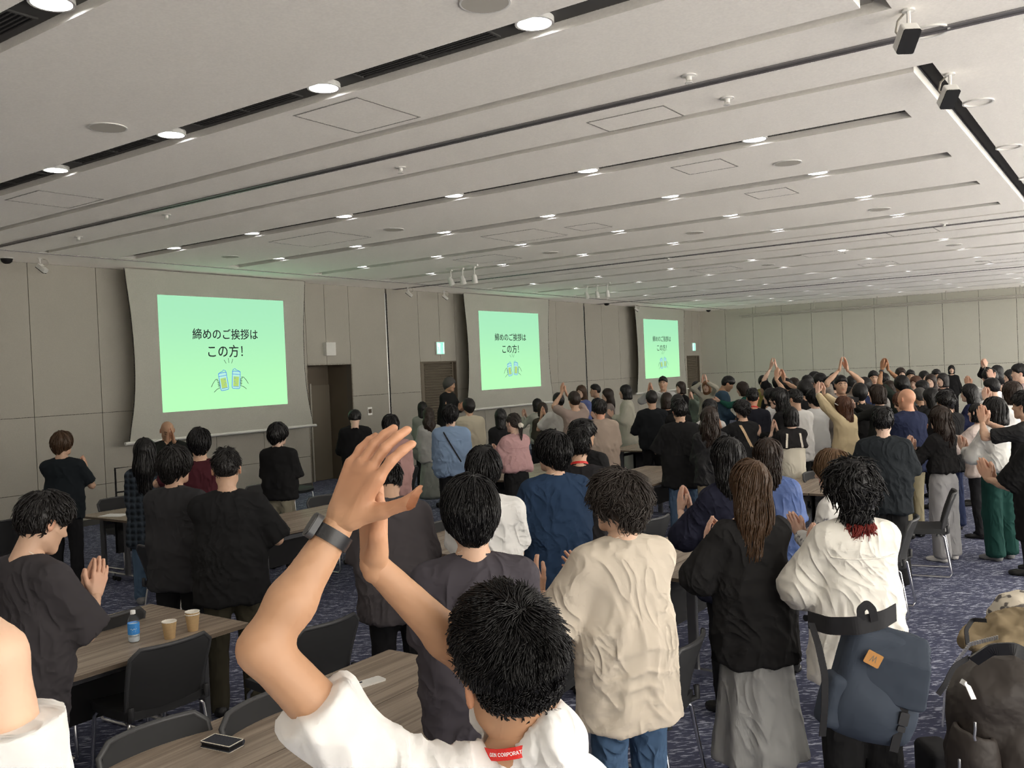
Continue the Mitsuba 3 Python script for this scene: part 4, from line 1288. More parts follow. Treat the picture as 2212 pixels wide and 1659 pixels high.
    def top(self, p):
        o, up, w = self.o, self.up, self.w
        f = self.sex == 'f'
        loose, hem, sl = o.get('loose', 0.02), o.get('hem', 0.80), o.get('sleeve', 0.8)
        a = 0.89 if f else 1.0
        b0 = 0.150 * (1.06 if f else 1.0)
        cl = self.o.get('crop_in', 0.0)
        d = seg(p, up([0, -0.005, max(hem - 0.03, 0.70)]), up([0, 0.0, 1.05]), b0 * w + loose * 1.1 - cl, (0.138 * a) * w + loose, (1.15, 0.80, 1))
        d = smin(d, seg(p, up([0, 0, 1.05]), up([0, 0.0, 1.30]), 0.138 * a * w + loose, 0.142 * a * w + loose * 0.8, (1.15, 0.76, 1)), 0.05)
        d = smin(d, seg(p, up([-0.085 * a, -0.015, 1.352]), up([0.085 * a, -0.015, 1.352]), 0.072 + loose * 0.3, 0.072 + loose * 0.3, (1, 0.85, 1)), 0.07)
        for nm in 'RL':
            d = smin(d, seg(p, up([0, -0.014, 1.418]), self.S[nm], 0.052 + loose * 0.15, 0.056 * a + loose * 0.32), 0.045)
        # sleeves end with a flat opening
        for nm in 'RL':
            S, E, W = self.S[nm], self.E[nm], self.W[nm]
            r0, fl = 0.057 * a + loose * 0.50, o.get('flare', 0.0)
            puff = o.get('puff', 0.0)
            if sl <= 1:
                e = S + (E - S) * sl
                q = smax(seg(p, S, S + (E - S) * (sl + 0.12), r0, 0.054 * a + loose * 0.8 + fl), (p - e) @ unit(E - S), 0.006)
            else:
                e = E + (W - E) * (sl - 1)
                q = smin(seg(p, S, E, r0, 0.049 * a + loose * 0.6 + puff), seg(p, E, e, 0.049 * a + loose * 0.6 + puff, 0.036 * a + loose * 0.35 + puff * 0.5), 0.03)
                q = smax(q, (p - e) @ unit(W - E), 0.006)
            d = smin(d, q, 0.03)
        d = smax(d, hem - p[:, 2] + 0.006 * np.sin(p[:, 0] * 24 + 1.0), 0.008)
        nk = o.get('neckline', 0.0)
        if nk:
            d = smax(d, -seg(p, up([0, 0.03, 1.47 - nk * 0.4]), up([0, 0.06, 1.62]), 0.070 + nk * 0.45, 0.12, (1.25, 1, 1)), 0.008)
        else:
            d = smax(d, -seg(p, self.neck + [0, 0.012, 0.004], self.neck + [0, 0.02, 0.2], 0.057 * a + 0.004, 0.085), 0.006)
        if o.get('collar'):
            n0, n1 = self.up([0, -0.014, 1.432]), self.up([0, -0.002, 1.492 + 0.02 * (o['collar'] - 1)])
            c = smax(seg(p, n0, n1, 0.072 * a, 0.064 * a), -seg(p, n0, n1 + (n1 - n0), 0.060 * a, 0.056 * a), 0.004)
            c = smax(c, (p - n1) @ unit(n1 - n0) - 0.002, 0.004)
            d = smin(d, c, 0.008)
        return d

    def bottom(self, p):
        o = self.o
        k = o.get('bottom', 'trousers')
        w = self.w
        top = seg(p, [0, 0, 0.88], [0, 0, 1.0], 0.140 * w, 0.125 * w, (1.15, 0.80, 1))
        wz = o.get('waist', 1.02)
        if wz > 1.1:
            top = smin(top, seg(p, [0, 0, 1.0], [0, 0.01, wz], 0.148 * w, 0.160 * w, (1.12, 0.80, 1)), 0.03)
        top = smax(top, p[:, 2] - wz, 0.01)
        if k in ('trousers', 'wide', 'shorts'):
            x = {'trousers': 0.0, 'wide': 0.035, 'shorts': 0.02}[k]
            d = top
            for s in (1, -1):
                q = smin(seg(p, self.hip[s], self.knee[s], 0.098 * w, 0.070 + x * 0.8), seg(p, self.knee[s], self.ank[s] - [0, 0, 0.06], 0.070 + x * 0.8, 0.060 + x), 0.03)
                d = smin(d, q, 0.025)
            return smax(d, (0.045 if k != 'shorts' else 0.52) - p[:, 2], 0.006)
        hz = o.get('skirt_hem', 0.16)
        fl = 0.03 * np.sin(np.arctan2(p[:, 0], p[:, 1]) * 9) * np.clip(1.0 - p[:, 2], 0, 1) * 0.55
        d = smin(top, seg(p, [0, -0.01, hz - 0.02], [0, 0, 0.95], o.get('skirt_r', 0.22), 0.135, (1.08, 0.85, 1)) + fl, 0.03)
        return smax(d, hz - p[:, 2], 0.006)


SHOE = {}


def shoe_ply(matkey, h):
    key = (matkey, h)
    if key not in SHOE:
        def fn(p):
            d = smin(seg(p, (0, -0.07, 0.040), (0, 0.09, 0.026), 0.036, 0.030, (1, 1, 1.0)), seg(p, (0, -0.06, 0.05), (0, -0.06, 0.10), 0.036, 0.036), 0.04)
            d = smin(d, ell(p, (0, 0.11, 0.022), (0.046, 0.065, 0.032)), 0.03)
            return smax(smax(d, -p[:, 2], 0.008), p[:, 2] - 0.085, 0.006)
        V, F = mesh_field(fn, (-0.07, -0.14, -0.03), (0.07, 0.20, 0.13), h)
        SHOE[key] = mikit.ply((V, F), matkey, True)
    return SHOE[key]


def wrinkle(V, N, amp, seed, high=0.12):
    """Folds: long drags that hang from shoulders and armpits and wander, diagonal pulls, bunching above the hem."""
    wv = np.stack([meshkit.noise(V * 4.0 + seed * 2.1 + 7 * k, seed + k) for k in range(2)], 1) - 0.5
    u = V[:, 0] + 0.35 * V[:, 1] + 0.20 * wv[:, 0]
    z = V[:, 2] + 0.10 * wv[:, 1]
    n1 = meshkit.noise(np.stack([u * 15, V[:, 1] * 7, z * 2.2], 1) + seed * 3.7, seed)
    n2 = meshkit.noise(np.stack([(u + np.sign(V[:, 0]) * 0.9 * z) * 13, V[:, 1] * 8, (z - np.sign(V[:, 0]) * 0.5 * u) * 4], 1) + seed * 1.3, seed + 5)
    n3 = meshkit.noise(np.stack([V[:, 0] * 5, V[:, 1] * 6, (z + 0.25 * np.abs(V[:, 0])) * 17], 1) + seed, seed + 9)
    low = np.clip((1.36 - V[:, 2]) / 0.30, high, 1.0)
    mid = np.exp(-((V[:, 2] - 0.98) / 0.16) ** 2)

    def ridge(n):
        return np.clip(1 - np.abs(2 * n - 1) * 2.2, 0, 1) ** 1.3
    d = amp * (low * (1.15 * ridge(n1) + 0.75 * ridge(n2)) + (0.25 + 0.7 * mid) * 0.8 * ridge(n3) - 0.45)
    return V + N * d[:, None]


mat('m_skin', {'type': 'mesh_attribute', 'name': 'vertex_color'}, 0.48, 0.4)


def hair_streaks(p, n, uv):
    return noise(p.x * 150 + p.z * 12, p.y * 150 - p.z * 9, p.z * 22) + 0.5 * noise(p.x * 330, p.y * 330, p.z * 40)


def creases(p, n, uv):
    """Fine creases of worn cotton, running mostly downwards."""
    wx, wy = noise(p.x * 5, p.y * 5, p.z * 4), noise(p.x * 5 + 9, p.y * 5 + 4, p.z * 4 + 7)
    a = noise((p.x + 0.25 * wx) * 19 + p.z * 5, (p.y + 0.25 * wy) * 19, p.z * 6)
    b = noise((p.x + p.z * 0.6) * 26, (p.y - p.z * 0.5) * 26, (p.z + 0.2 * wx) * 15)
    ra, rb = 1 - dr.abs(2 * a - 1), 1 - dr.abs(2 * b - 1)
    w = smoothstep(0.35, 0.7, wy)
    return ra * ra * ra * 0.9 + rb * rb * rb * 0.55 * w + noise(p.x * 320, p.y * 320, p.z * 320) * 0.06


mat('m_cloth', {'type': 'mesh_attribute', 'name': 'vertex_color'}, 0.88, 0.25, bump=(proc(creases, 2.5e-3), 0.0105))
mat('m_satin', {'type': 'mesh_attribute', 'name': 'vertex_color'}, 0.55, 0.4, bump=(proc(creases, 2.5e-3), 0.0075))
mat('m_denim', {'type': 'mesh_attribute', 'name': 'vertex_color'}, 0.85, 0.2, bump=(proc(creases, 2.5e-3), 0.02))
for _k, _c, _r in (('black', (0.0085, 0.0080, 0.0085), 0.34), ('soft_black', (0.017, 0.015, 0.0145), 0.42), ('dark_brown', (0.030, 0.017, 0.011), 0.36), ('brown', (0.085, 0.045, 0.022), 0.38), ('red_brown', (0.105, 0.040, 0.020), 0.38),
                   ('light_brown', (0.15, 0.085, 0.042), 0.42), ('ash', (0.050, 0.040, 0.034), 0.42), ('grey', (0.10, 0.095, 0.09), 0.5), ('red', (0.24, 0.022, 0.016), 0.45), ('orange', (0.30, 0.14, 0.06), 0.5)):
    mat('m_hair_' + _k, tuple(0.72 * x for x in _c), _r, 0.38, bump=(proc(hair_streaks, 1.5e-3), 0.006))
mat('m_shoe_black', (0.012, 0.012, 0.012), 0.4, 0.5)
mat('m_shoe_white', (0.72, 0.70, 0.66), 0.5, 0.4)
mat('m_shoe_grey', (0.22, 0.22, 0.22), 0.6, 0.3)
mat('m_cord', (0.72, 0.62, 0.50), 0.6, 0.3)
mat('m_red_band', (0.62, 0.022, 0.018), 0.5, 0.4)
mat('m_watch', (0.02, 0.02, 0.022), 0.35, 0.5)

SKIN = {'pale': np.array([0.64, 0.44, 0.335]), 'mid': np.array([0.56, 0.355, 0.245]), 'tan': np.array([0.46, 0.275, 0.175]), 'dark': np.array([0.34, 0.19, 0.115])}
STATS = {'tri': 0}


def resolution(d):
    """(body, cloth, head, hand, hair) grid steps in metres at distance d from the camera."""
    if d < 4.2:
        return 0.0105, 0.0085, 0.0055, 0.0042, 0.010
    if d < 7.5:
        return 0.016, 0.0145, 0.0085, 0.006, 0.013
    if d < 13:
        return 0.023, 0.022, 0.0125, 0.009, 0.017
    return 0.034, 0.031, 0.018, 0.0115, 0.022


def bounds_of(fig, lo_z, hi_z, pad=0.09):
    pts = np.vstack([list(fig.S.values()), list(fig.E.values()), list(fig.W.values()), fig.H[None], [[-0.2 * fig.w, -0.17 * fig.w, 1.0], [0.2 * fig.w, 0.17 * fig.w, 1.0]]])
    lo, hi = pts.min(0) - pad, pts.max(0) + pad
    lo[2], hi[2] = lo_z, max(hi_z, hi[2])
    return lo, hi


def person(o):
    """Builds one person from the options and returns its key and its frame."""
    k = numbered('person')
    tag(k, o['label'], 'person', o.get('group'))
    h = o.get('h', 1.79 if o.get('sex', 'm') == 'm' else 1.69) - 0.080
    fig = Figure(o)
    head_top = fig.H + fig.HR @ np.array([0, -0.01, 0.118 * fig.hs + 0.015])
    z0 = o.get('z0', 0.0)
    s = h / head_top[2] if o.get('lean', 0) + o.get('nod', 0) < 12 else h / 1.75
    zt = z0 + head_top[2] * s
    # the place: either given, or where the photograph's pixel meets the height of the head
    P = at(o['px'], o['py'], z=zt) if 'd' not in o else at(o['px'], o['py'], dist=o['d'])
    if 'd' in o:
        z0 = o.get('z0', 0.0)
        s = (P[2] - z0) / head_top[2]
    view = math.atan2(P[1], P[0])
    face = view - math.radians(o.get('rot', 0))
    yaw = face - math.pi / 2
    c, n_ = math.cos(yaw), math.sin(yaw)
    Rw = np.array([[c, -n_, 0], [n_, c, 0], [0, 0, 1.0]])
    base = np.array([P[0], P[1], z0]) - Rw @ (np.array([head_top[0], head_top[1], 0]) * s)
    dist = float(np.linalg.norm(P - CAM))
    hb, hc, hh, hn, hr = resolution(dist)
    seed = o.get('seed', COUNT['person'])

    def world(V):
        return (V * s) @ Rw.T + base

    M = np.eye(4)
    M[:3, :3], M[:3, 3] = Rw * s, base
    o['_base'], o['_fig'], o['_world'], o['_s'], o['_M'], o['_dist'] = base, fig, world, s, M, dist
    for nm, js in o.get('arms', {}).items():
        # joints that the picture shows: (pixel x, pixel y, distance) of shoulder, elbow, wrist; finger and palm direction in the room
        for tgt, j in zip((fig.S, fig.E, fig.W), js[:3]):
            if j is not None:
                tgt[nm] = ((at(j[0], j[1], dist=j[2]) - base) @ Rw) / s
        sd, pose = fig.hand[nm][:2]
        if len(js) > 3:
            fig.hand[nm] = (sd, js[5] if len(js) > 5 else pose, np.asarray(js[3], float) @ Rw, np.asarray(js[4], float) @ Rw)
    skin = SKIN[o.get('skin', 'mid')] * np.array(o.get('skin_mul', 1.0))
    # body: torso, neck, arms and legs, head and hands in one mesh
    lo, hi = bounds_of(fig, 0.95 if not o.get('bare_legs') else 0.06, 1.6)
    V, F = mesh_field(fig.body, lo, hi, hb)
    parts = [(V, F, np.ones((len(V), 3)))]
    if not o.get('no_head'):
        hv, hf, tint = head_mesh(o.get('sex', 'm'), hh)
        parts.append(((hv * fig.hs) @ fig.HR.T + fig.H, hf, tint))
    for nm in 'RL':
        sd, pose, fd, pd = fig.hand[nm]
        fd = unit(fd)
        hv, hf, ht = placed_hand(sd, pose, hn, fig.W[nm], fd, pd, o.get('hand_s', 1.0 if o.get('sex', 'm') == 'm' else 0.92))
        tint = 1 + ht[:, None] * np.array([0.05, -0.05, -0.06])
        parts.append((hv, hf, tint))
    Vs, Fs, Cs, at_ = [], [], [], 0
    for v, f, t in parts:
        Vs.append(v)
        Fs.append(f + at_)
        Cs.append(t * skin)
        at_ += len(v)
    V, F, Cc = np.vstack(Vs), np.vstack(Fs), np.clip(np.vstack(Cs), 0, 1)
    STATS['tri'] += len(F)
    put(k + '__body', (world(V), F), 'm_skin', True, color=Cc)
    # top
    amp = o.get('fold', 0.010) * (1.0 if dist < 8 else 1.3)
    lo, hi = bounds_of(fig, o.get('hem', 0.80) - 0.03, 1.56, 0.14)
    V, F = mesh_field(fig.top, lo, hi, hc)
    V = wrinkle(V, normals_of(V, F), amp, seed, o.get('fold_hi', 0.12))
    col = np.array(o.get('top', (0.02, 0.02, 0.022)), float)
    Cc = np.tile(col, (len(V), 1))
    if 'pattern' in o:
        Cc = o['pattern'](V, Cc)
    STATS['tri'] += len(F)
    put(k + '__' + o.get('top_name', 'tshirt'), (world(V), F), o.get('top_mat', 'm_cloth'), True, color=Cc)
    # bottom
    hz = hc * 1.6
    V, F = mesh_field(fig.bottom, (-0.36, -0.32, 0.0), (0.36, 0.32, max(1.06, o.get('waist', 1.0) + 0.06)), hz)
    V = wrinkle(V, normals_of(V, F), 0.005, seed + 3)
    Cc = np.tile(np.array(o.get('bottom_col', (0.012, 0.012, 0.014)), float), (len(V), 1))
    STATS['tri'] += len(F)
    put(k + '__' + ('skirt' if o.get('bottom') == 'skirt' else 'trousers'), (world(V), F), o.get('bottom_mat', 'm_cloth'), True, color=Cc)
    # shoes
    sh = shoe_ply(o.get('shoe', 'm_shoe_black'), 0.013 if dist < 10 else 0.022)
    for sd in (1, -1):
        a = fig.ank[sd]
        put_ply(k + '__shoe', sh, T(M) @ T().translate([float(a[0]), float(a[1] + 0.04), 0.0]).rotate([0, 0, 1], -9 * sd))
    # hair
    if o.get('hair'):
        n = o.get('locks')
        if n is None:
            n = 1500 if dist < 4.4 else (450 if dist < 7 else (170 if dist < 9.5 else (110 if dist < 13.5 else 0)))
        matkey = 'm_hair_' + o.get('hair_col', 'black')
        hm = np.eye(4)
        hm[:3, :3], hm[:3, 3] = fig.HR * fig.hs * o.get('hair_s', 1.0), fig.H
        o['_headM'] = M @ hm
        hs_ = hair_shape(o['hair'], hr, n, matkey, 1 + seed % 3 if dist > 4.4 else 1 + seed % 5, (0.62 if n > 5000 else 0.9) if dist < 4.4 else (1.4 if dist < 7 else 2.0))
        put_ply(k + '__hair', hs_, T(M @ hm))
    # ribbed neck opening
    if dist < 7 and o.get('top_name') == 'tshirt':
        pts = [fig.neck + np.array([0.066 * math.sin(t), -0.064 * math.cos(t) + 0.012, 0.001 - 0.034 * (1 - math.cos(t)) / 2]) for t in np.linspace(0, 2 * math.pi, 29)[:-1]]
        rb = tube(world(np.array(pts)), 0.0085, 8, closed=True)
        put(k + '__tshirt__neckband', (np.array(rb.vertices), np.array(rb.faces)), 'm_cloth', True, color=np.tile(col, (len(rb.vertices), 1)))
    # cord round the neck
    if o.get('cord'):
        pts = []
        nc = fig.neck
        for t in np.linspace(0, 2 * math.pi, 25)[:-1]:
            pts.append(nc + fig.HR @ np.array([0.064 * math.sin(t), -0.064 * math.cos(t) + 0.010, -0.012 - 0.030 * (1 - math.cos(t)) / 2 * 1.6 + 0.03 + o.get('cord_up', 0.0)]))
        if o['cord'] == 'red':
            ring_band(o, k, np.array(pts))
        else:
            put(k + '__cord', tube(world(np.array(pts)), 0.0028, 7, closed=True), 'm_cord', True)
    return k


def strap(o, k, name, pts, width, thick, matkey):
    """A flat band through points in the figure's space; each point is (x, y, z, nx, ny, nz)."""
    P = np.array(pts, float)
    t = np.linspace(0, len(P) - 1, 8 * len(P))
    i = np.minimum(t.astype(int), len(P) - 2)
    fr = (t - i)[:, None]
    Q = P[i] * (1 - fr) + P[i + 1] * fr
    for _ in range(4):
        Q[1:-1] = (Q[:-2] + 2 * Q[1:-1] + Q[2:]) / 4
    p, n = Q[:, :3], unit_rows(Q[:, 3:])
    d = unit_rows(np.gradient(p, axis=0))
    sd = unit_rows(np.cross(d, n))
    V = np.stack([p - sd * width / 2, p + sd * width / 2, p + sd * width / 2 + n * thick, p - sd * width / 2 + n * thick], 1)
    m = len(p)
    F = []
    for a in range(m - 1):
        for b in range(4):
            c = (b + 1) % 4
            F += [[a * 4 + b, a * 4 + c, a * 4 + 4 + c], [a * 4 + b, a * 4 + 4 + c, a * 4 + 4 + b]]
    F += [[0, 2, 1], [0, 3, 2], [m * 4 - 4, m * 4 - 3, m * 4 - 2], [m * 4 - 4, m * 4 - 2, m * 4 - 1]]
    return put(k + '__' + name, (o['_world'](V.reshape(-1, 3)), np.array(F)), matkey)


def ring_band(o, k, pts):
    """A flat lanyard round the neck with white print."""
    Q = np.vstack([pts, pts[:1]])
    t = np.linspace(0, len(Q) - 1, 97)
    i = np.minimum(t.astype(int), len(Q) - 2)
    fr = (t - i)[:, None]
    p = Q[i] * (1 - fr) + Q[i + 1] * fr
    c = p.mean(0)
    out = p - c
    out[:, 2] = 0
    n = unit_rows(unit_rows(out) + [0, 0, 0.25])
    d = unit_rows(np.roll(p, -1, 0) - np.roll(p, 1, 0))
    d[0] = d[-1] = unit(p[1] - p[-2])
    sd = unit_rows(np.cross(n, d))
    w, th = 0.0095, 0.0016
    p = p + n * 0.006
    V = np.stack([p - sd * w, p + sd * w, p + sd * w + n * th, p - sd * w + n * th], 1)
    F = []
    for a in range(len(p) - 1):
        for b in range(4):
            c2 = (b + 1) % 4
            F += [[a * 4 + b, a * 4 + c2, a * 4 + 4 + c2], [a * 4 + b, a * 4 + 4 + c2, a * 4 + 4 + b]]
    put(k + '__lanyard', (o['_world'](V.reshape(-1, 3)), np.array(F)), 'm_red_band')
    if o['_dist'] > 3:
        return
    arc = np.concatenate([[0], np.cumsum(np.linalg.norm(np.diff(p, axis=0), axis=1))])
    L = arc[-1]
    for txt, at0, hgt in (('GEN CORPORATION', 0.885 * L, 0.0058), ('GEN', 0.03 * L, 0.0062)):
        tm = meshkit.text_mesh(txt, hgt, 0.0003, bold=True)
        v = np.array(tm.vertices)
        wid = v[:, 0].max()
        sgn = np.sign((np.cross(sd[3], d[3]) * n[3]).sum())
        u = (at0 + (v[:, 0] - wid / 2) * BAND_DIR) % L
        j = np.clip(np.searchsorted(arc, u) - 1, 0, len(arc) - 2)
        f = ((u - arc[j]) / (arc[j + 1] - arc[j]))[:, None]
        lerp = lambda A: A[j] * (1 - f) + A[j + 1] * f
        pos = lerp(p) + lerp(sd) * (BAND_UP * (v[:, 1] - hgt / 2))[:, None] + lerp(n) * (th + 0.0002 + v[:, 2])[:, None]
        put(k + '__lanyard__print', (o['_world'](pos), np.array(tm.faces)), 'm_white')


BAND_DIR, BAND_UP = 1.0, 1.0
# ------------------------------------------------------------------ the people
BLK, NVY, CHR, WHT, CRM = (0.0095, 0.0095, 0.0105), (0.012, 0.016, 0.040), (0.033, 0.031, 0.034), (0.72, 0.71, 0.69), (0.60, 0.54, 0.41)
TEE = dict(sleeve=0.82, loose=0.030, hem=0.80, top_name='tshirt')
BIG = dict(sleeve=0.98, loose=0.052, hem=0.74, flare=0.015, top_name='tshirt')
KNIT = dict(sleeve=1.92, loose=0.030, hem=0.82, top_name='sweater')
SHIRT = dict(sleeve=1.86, loose=0.042, hem=0.78, collar=1, top_name='shirt')
HALF = dict(sleeve=0.95, loose=0.045, hem=0.76, collar=1, flare=0.015, top_name='shirt')
JACK = dict(sleeve=1.9, loose=0.040, hem=0.76, collar=1, top_name='jacket', fold=0.005)
BLOU = dict(sleeve=1.75, loose=0.036, hem=0.80, puff=0.022, top_name='blouse', top_mat='m_satin')
F = dict(sex='f')


def plaid(V, C):
    a = np.sin(V[:, 0] * 95) * 0.5 + np.sin(V[:, 2] * 95) * 0.5
    b = (np.abs(np.sin(V[:, 0] * 48 + 0.4)) > 0.93) | (np.abs(np.sin(V[:, 2] * 48)) > 0.93)
    return C * (0.65 + 0.6 * a[:, None]) + b[:, None] * np.array([0.03, 0.035, 0.04])


def stripes(V, C):
    u = (V[:, 2] - 0.35 * V[:, 1]) * 22 % 1.0
    return np.where((u < 0.16)[:, None] & (V[:, 2] < 1.33)[:, None], np.array([0.03, 0.03, 0.05]), C)


def tie_dye(V, C):
    n = meshkit.fbm(V * [9, 9, 6] + 4, 3, 5)[:, None]
    return C * (0.55 + 0.75 * n)


def marl(V, C):
    n = meshkit.noise(V * [120, 120, 26], 3)[:, None]
    return C * (0.55 + 0.9 * n)


RIGHTV, UPV, BACKV = ROT[:, 0], -ROT[:, 1], -ROT[:, 2]
PEOPLE = []


def add(label, px, py, rot=0, *styles, **kw):
    o = dict(label=label, px=px, py=py, rot=rot)
    for s in styles:
        o.update(s)
    o.update(kw)
    PEOPLE.append(o)
    return o


# --- closest
front = add('person in white T-shirt and red lanyard with bare arms raised to clap', 1092, 1296, -14, TEE, top=WHT, d=1.56, fold=0.013, fold_hi=0.9, hair='crop', hair_col='black', hair_s=1.0, hy=-12, nod=-6, tilt=-7, lean=-3, cord='red', cord_up=0.022, skin='tan', skin_mul=(0.98, 0.92, 0.84), seed=11, hand_s=1.10, locks=7500, loose=0.022, sleeve=0.60,
            arms={'L': ((842, 1690, 1.52), (566, 1402, 1.46), (737, 1126, 1.53), (RIGHTV * 0.42 + UPV * 0.90 + 0.08 * BACKV), (RIGHTV * 0.65 - BACKV * 0.75), 'claw'),
                  'R': ((1178, 1610, 1.58), (1045, 1455, 1.74), (806, 1218, 1.62), (UPV * 1.0 - RIGHTV * 0.03 - 0.10 * BACKV), (-RIGHTV * 0.85 + BACKV * 0.55), 'cup')})
elbow = add('person cut off at the bottom left corner with bare elbow and white sleeve', -215, 1230, -10, TEE, top=WHT, d=1.42, hair='short', skin='pale', skin_mul=(1.05, 1.0, 0.92), sleeve=0.55, loose=0.035, seed=5, locks=300,
            arms={'R': ((35, 1720, 1.36), (-8, 1415, 1.34), (-260, 1190, 1.40), UPV, -RIGHTV, 'flat'), 'L': (None, (-420, 1400, 1.5), (-330, 1200, 1.45), UPV, RIGHTV, 'flat')})
# --- first rows
add('person in charcoal oversize T-shirt and white neck cord clapping at the left edge', 112, 1065, 58, BIG, top=(0.040, 0.036, 0.040), h=1.80, hair='short', hair_col='soft_black', hy=4, nod=16, lean=6, cord='c', skin='mid', pose='clap_high', reach=(0.0, 0.05, -0.10), seed=3)
add('person in black T-shirt with faded hair sides seen from behind at centre left', 487, 970, 2, BIG, top=BLK, h=1.8, hair='crop', hair_col='soft_black', hy=4, skin='mid', cord='c', pose='clap', reach=(0.22, 0.0, 0.02), bottom_col=(0.05, 0.045, 0.03), wide=1.05)
add('person in charcoal shirt with thick dark hair and glasses turned right beside the black T-shirt', 377, 966, 36, HALF, top=(0.030, 0.030, 0.033), h=1.80, hair='mop', hair_col='soft_black', hy=8, skin='mid', pose='clap')
add('person in grey tee with long glossy parted hair and neck cord, centre front', 1012, 1033, -2, TEE, top=(0.052, 0.046, 0.055), h=1.83, hair='mop', hair_col='black', hy=-5, nod=8, skin='mid', cord='c', pose='clap', seed=2, loose=0.036)
add('person in white T-shirt half hidden behind the glossy haired one', 1043, 968, 4, TEE, top=WHT, h=1.78, hair='mop', hair_col='black', skin='mid', pose='clap', loose=0.04)
add('person in dark grey T-shirt bending behind the raised arms', 832, 998, -8, BIG, top=(0.062, 0.055, 0.060), h=1.75, hair='short', nod=20, lean=14, skin='mid', pose='clap_low', wide=1.12)
add('person in navy blue T-shirt with straight black bowl hair, head turned left', 1192, 933, -22, BIG, top=(0.016, 0.036, 0.078), h=1.82, hair='mop', hair_col='black', hy=-22, skin='mid', cord='c', pose='clap_apart', reach=(-0.05, 0.02, -0.08), seed=4)
add('person in black T-shirt with red lanyard behind the navy blue T-shirt', 1248, 927, -4, TEE, top=(0.014, 0.013, 0.015), h=1.76, hair='short', cord='red', skin='mid', pose='clap')
pack2 = add('person in black with curly hair, glasses and a black backpack turned right', 1258, 902, 28, TEE, top=BLK, h=1.80, hair='fluffy', hair_col='black', hair_s=0.92, hy=22, skin='tan', pose='clap')
add('person in oatmeal T-shirt and blue jeans with wavy brown-black hair clapping to the left', 1332, 1016, -30, BIG, top=(0.50, 0.44, 0.36), h=1.80, hair='fluffy', hair_col='ash', hy=-18, skin='mid', cord='c', pose='clap_apart', reach=(-0.14, 0.03, 0.02), bottom='trousers', bottom_col=(0.052, 0.095, 0.17), bottom_mat='m_denim', hem=0.70, seed=6, wide=0.98)
add('person with long shiny brown hair in black blouse and long grey skirt', 1622, 993, -18, F, top=(0.0125, 0.0120, 0.0125), h=1.73, hair='long', hair_col='brown', hy=-14, tilt=6, skin='pale', pose='pray', reach=(-0.13, 0.02, -0.02), sleeve=1.4, loose=0.045, hem=0.68, neckline=0.10, top_name='blouse', puff=0.03, bottom='skirt', bottom_col=(0.25, 0.25, 0.245), skirt_r=0.235, bottom_mat='m_satin', fold=0.012, seed=8)
curly = add('person in white shirt with curly black hair dyed red at the tips', 1838, 998, -22, F, SHIRT, top=(0.70, 0.675, 0.61), top_mat='m_satin', h=1.73, hair='curly', hair_col='black', skin='pale', pose='clap_high', reach=(-0.10, 0.02, -0.12), hem=0.66, loose=0.062, puff=0.035, sleeve=1.7, bottom='wide', bottom_col=BLK, fold=0.011, seed=9, hair_s=1.1)
add('person in black and white striped top with brown hair over the cheek, facing left', 1790, 970, -66, F, KNIT, top=(0.66, 0.65, 0.62), pattern=stripes, h=1.68, hair='lob', hair_col='light_brown', hy=-6, nod=10, skin='pale', pose='clap', loose=0.045)
add('person in blue blouse with long dark brown hair behind the brown haired one', 1658, 946, 6, F, BLOU, top=(0.075, 0.125, 0.31), h=1.7, hair='long', hair_col='dark_brown', hy=10, skin='pale', pose='clap', sleeve=0.9, loose=0.06, hem=0.55)
add('person in navy top with straight long black hair, palms together at the left', 1570, 944, -26, F, BIG, top=(0.012, 0.013, 0.028), h=1.77, hair='long', hair_col='black', skin='pale', pose='clap_high', reach=(-0.18, 0.04, -0.10), sleeve=1.2, puff=0.02)
# --- left side by the first screen
add('person in black T-shirt with brown hair clapping alone near the left wall', 133, 932, 24, TEE, top=(0.010, 0.014, 0.018), h=1.79, hair='mop', hair_col='brown', hair_s=0.96, hy=16, skin='mid', pose='clap_high', reach=(0.08, 0.05, -0.08))
add('person in blue plaid shirt with waist long black hair at the left', 312, 950, 6, F, SHIRT, top=(0.022, 0.033, 0.048), pattern=plaid, h=1.70, hair='long', hair_col='black', hair_s=1.12, skin='pale', pose='clap', hem=0.62, bottom_col=(0.08, 0.13, 0.2), bottom_mat='m_denim', shoe='m_shoe_grey')
add('bald person in black facing the camera beside the screen', 362, 910, 172, JACK, top=(0.010, 0.012, 0.010), h=1.80, nod=24, hair=None, skin='tan', pose='clap_face')
add('person in maroon T-shirt under the corner of the first screen', 429, 926, -4, TEE, top=(0.055, 0.010, 0.016), h=1.82, hair='mop', hair_col='black', hair_s=0.97, skin='mid', pose='clap_face', reach=(-0.15, 0, -0.08))
glass1 = add('person in black shirt and khaki trousers with glasses right of the first screen', 600, 915, 30, HALF, top=BLK, h=1.74, hair='mop', hair_col='black', hair_s=1.04, hy=14, skin='pale', pose='clap_low', bottom_col=(0.34, 0.31, 0.23), hem=0.84)
add('person in black suit with bowed head before the brown door', 766, 886, 2, JACK, top=(0.008, 0.008, 0.009), h=1.78, hair='fluffy', hair_s=0.9, hair_col='black', nod=34, skin='pale', pose='front', wide=1.04)
add('person in dusty pink shirt right of the black suit', 843, 896, 0, SHIRT, top=(0.40, 0.235, 0.22), h=1.78, hair='mop', hair_col='black', hair_s=0.95, skin='mid', pose='clap', bottom_col=BLK)
add('person with black bob in grey green cardigan before the louvred door', 912, 868, 6, F, KNIT, top=(0.27, 0.275, 0.25), h=1.71, hair='lob', hair_col='black', skin='pale', pose='clap', loose=0.05, hem=0.5, top_name='cardigan')
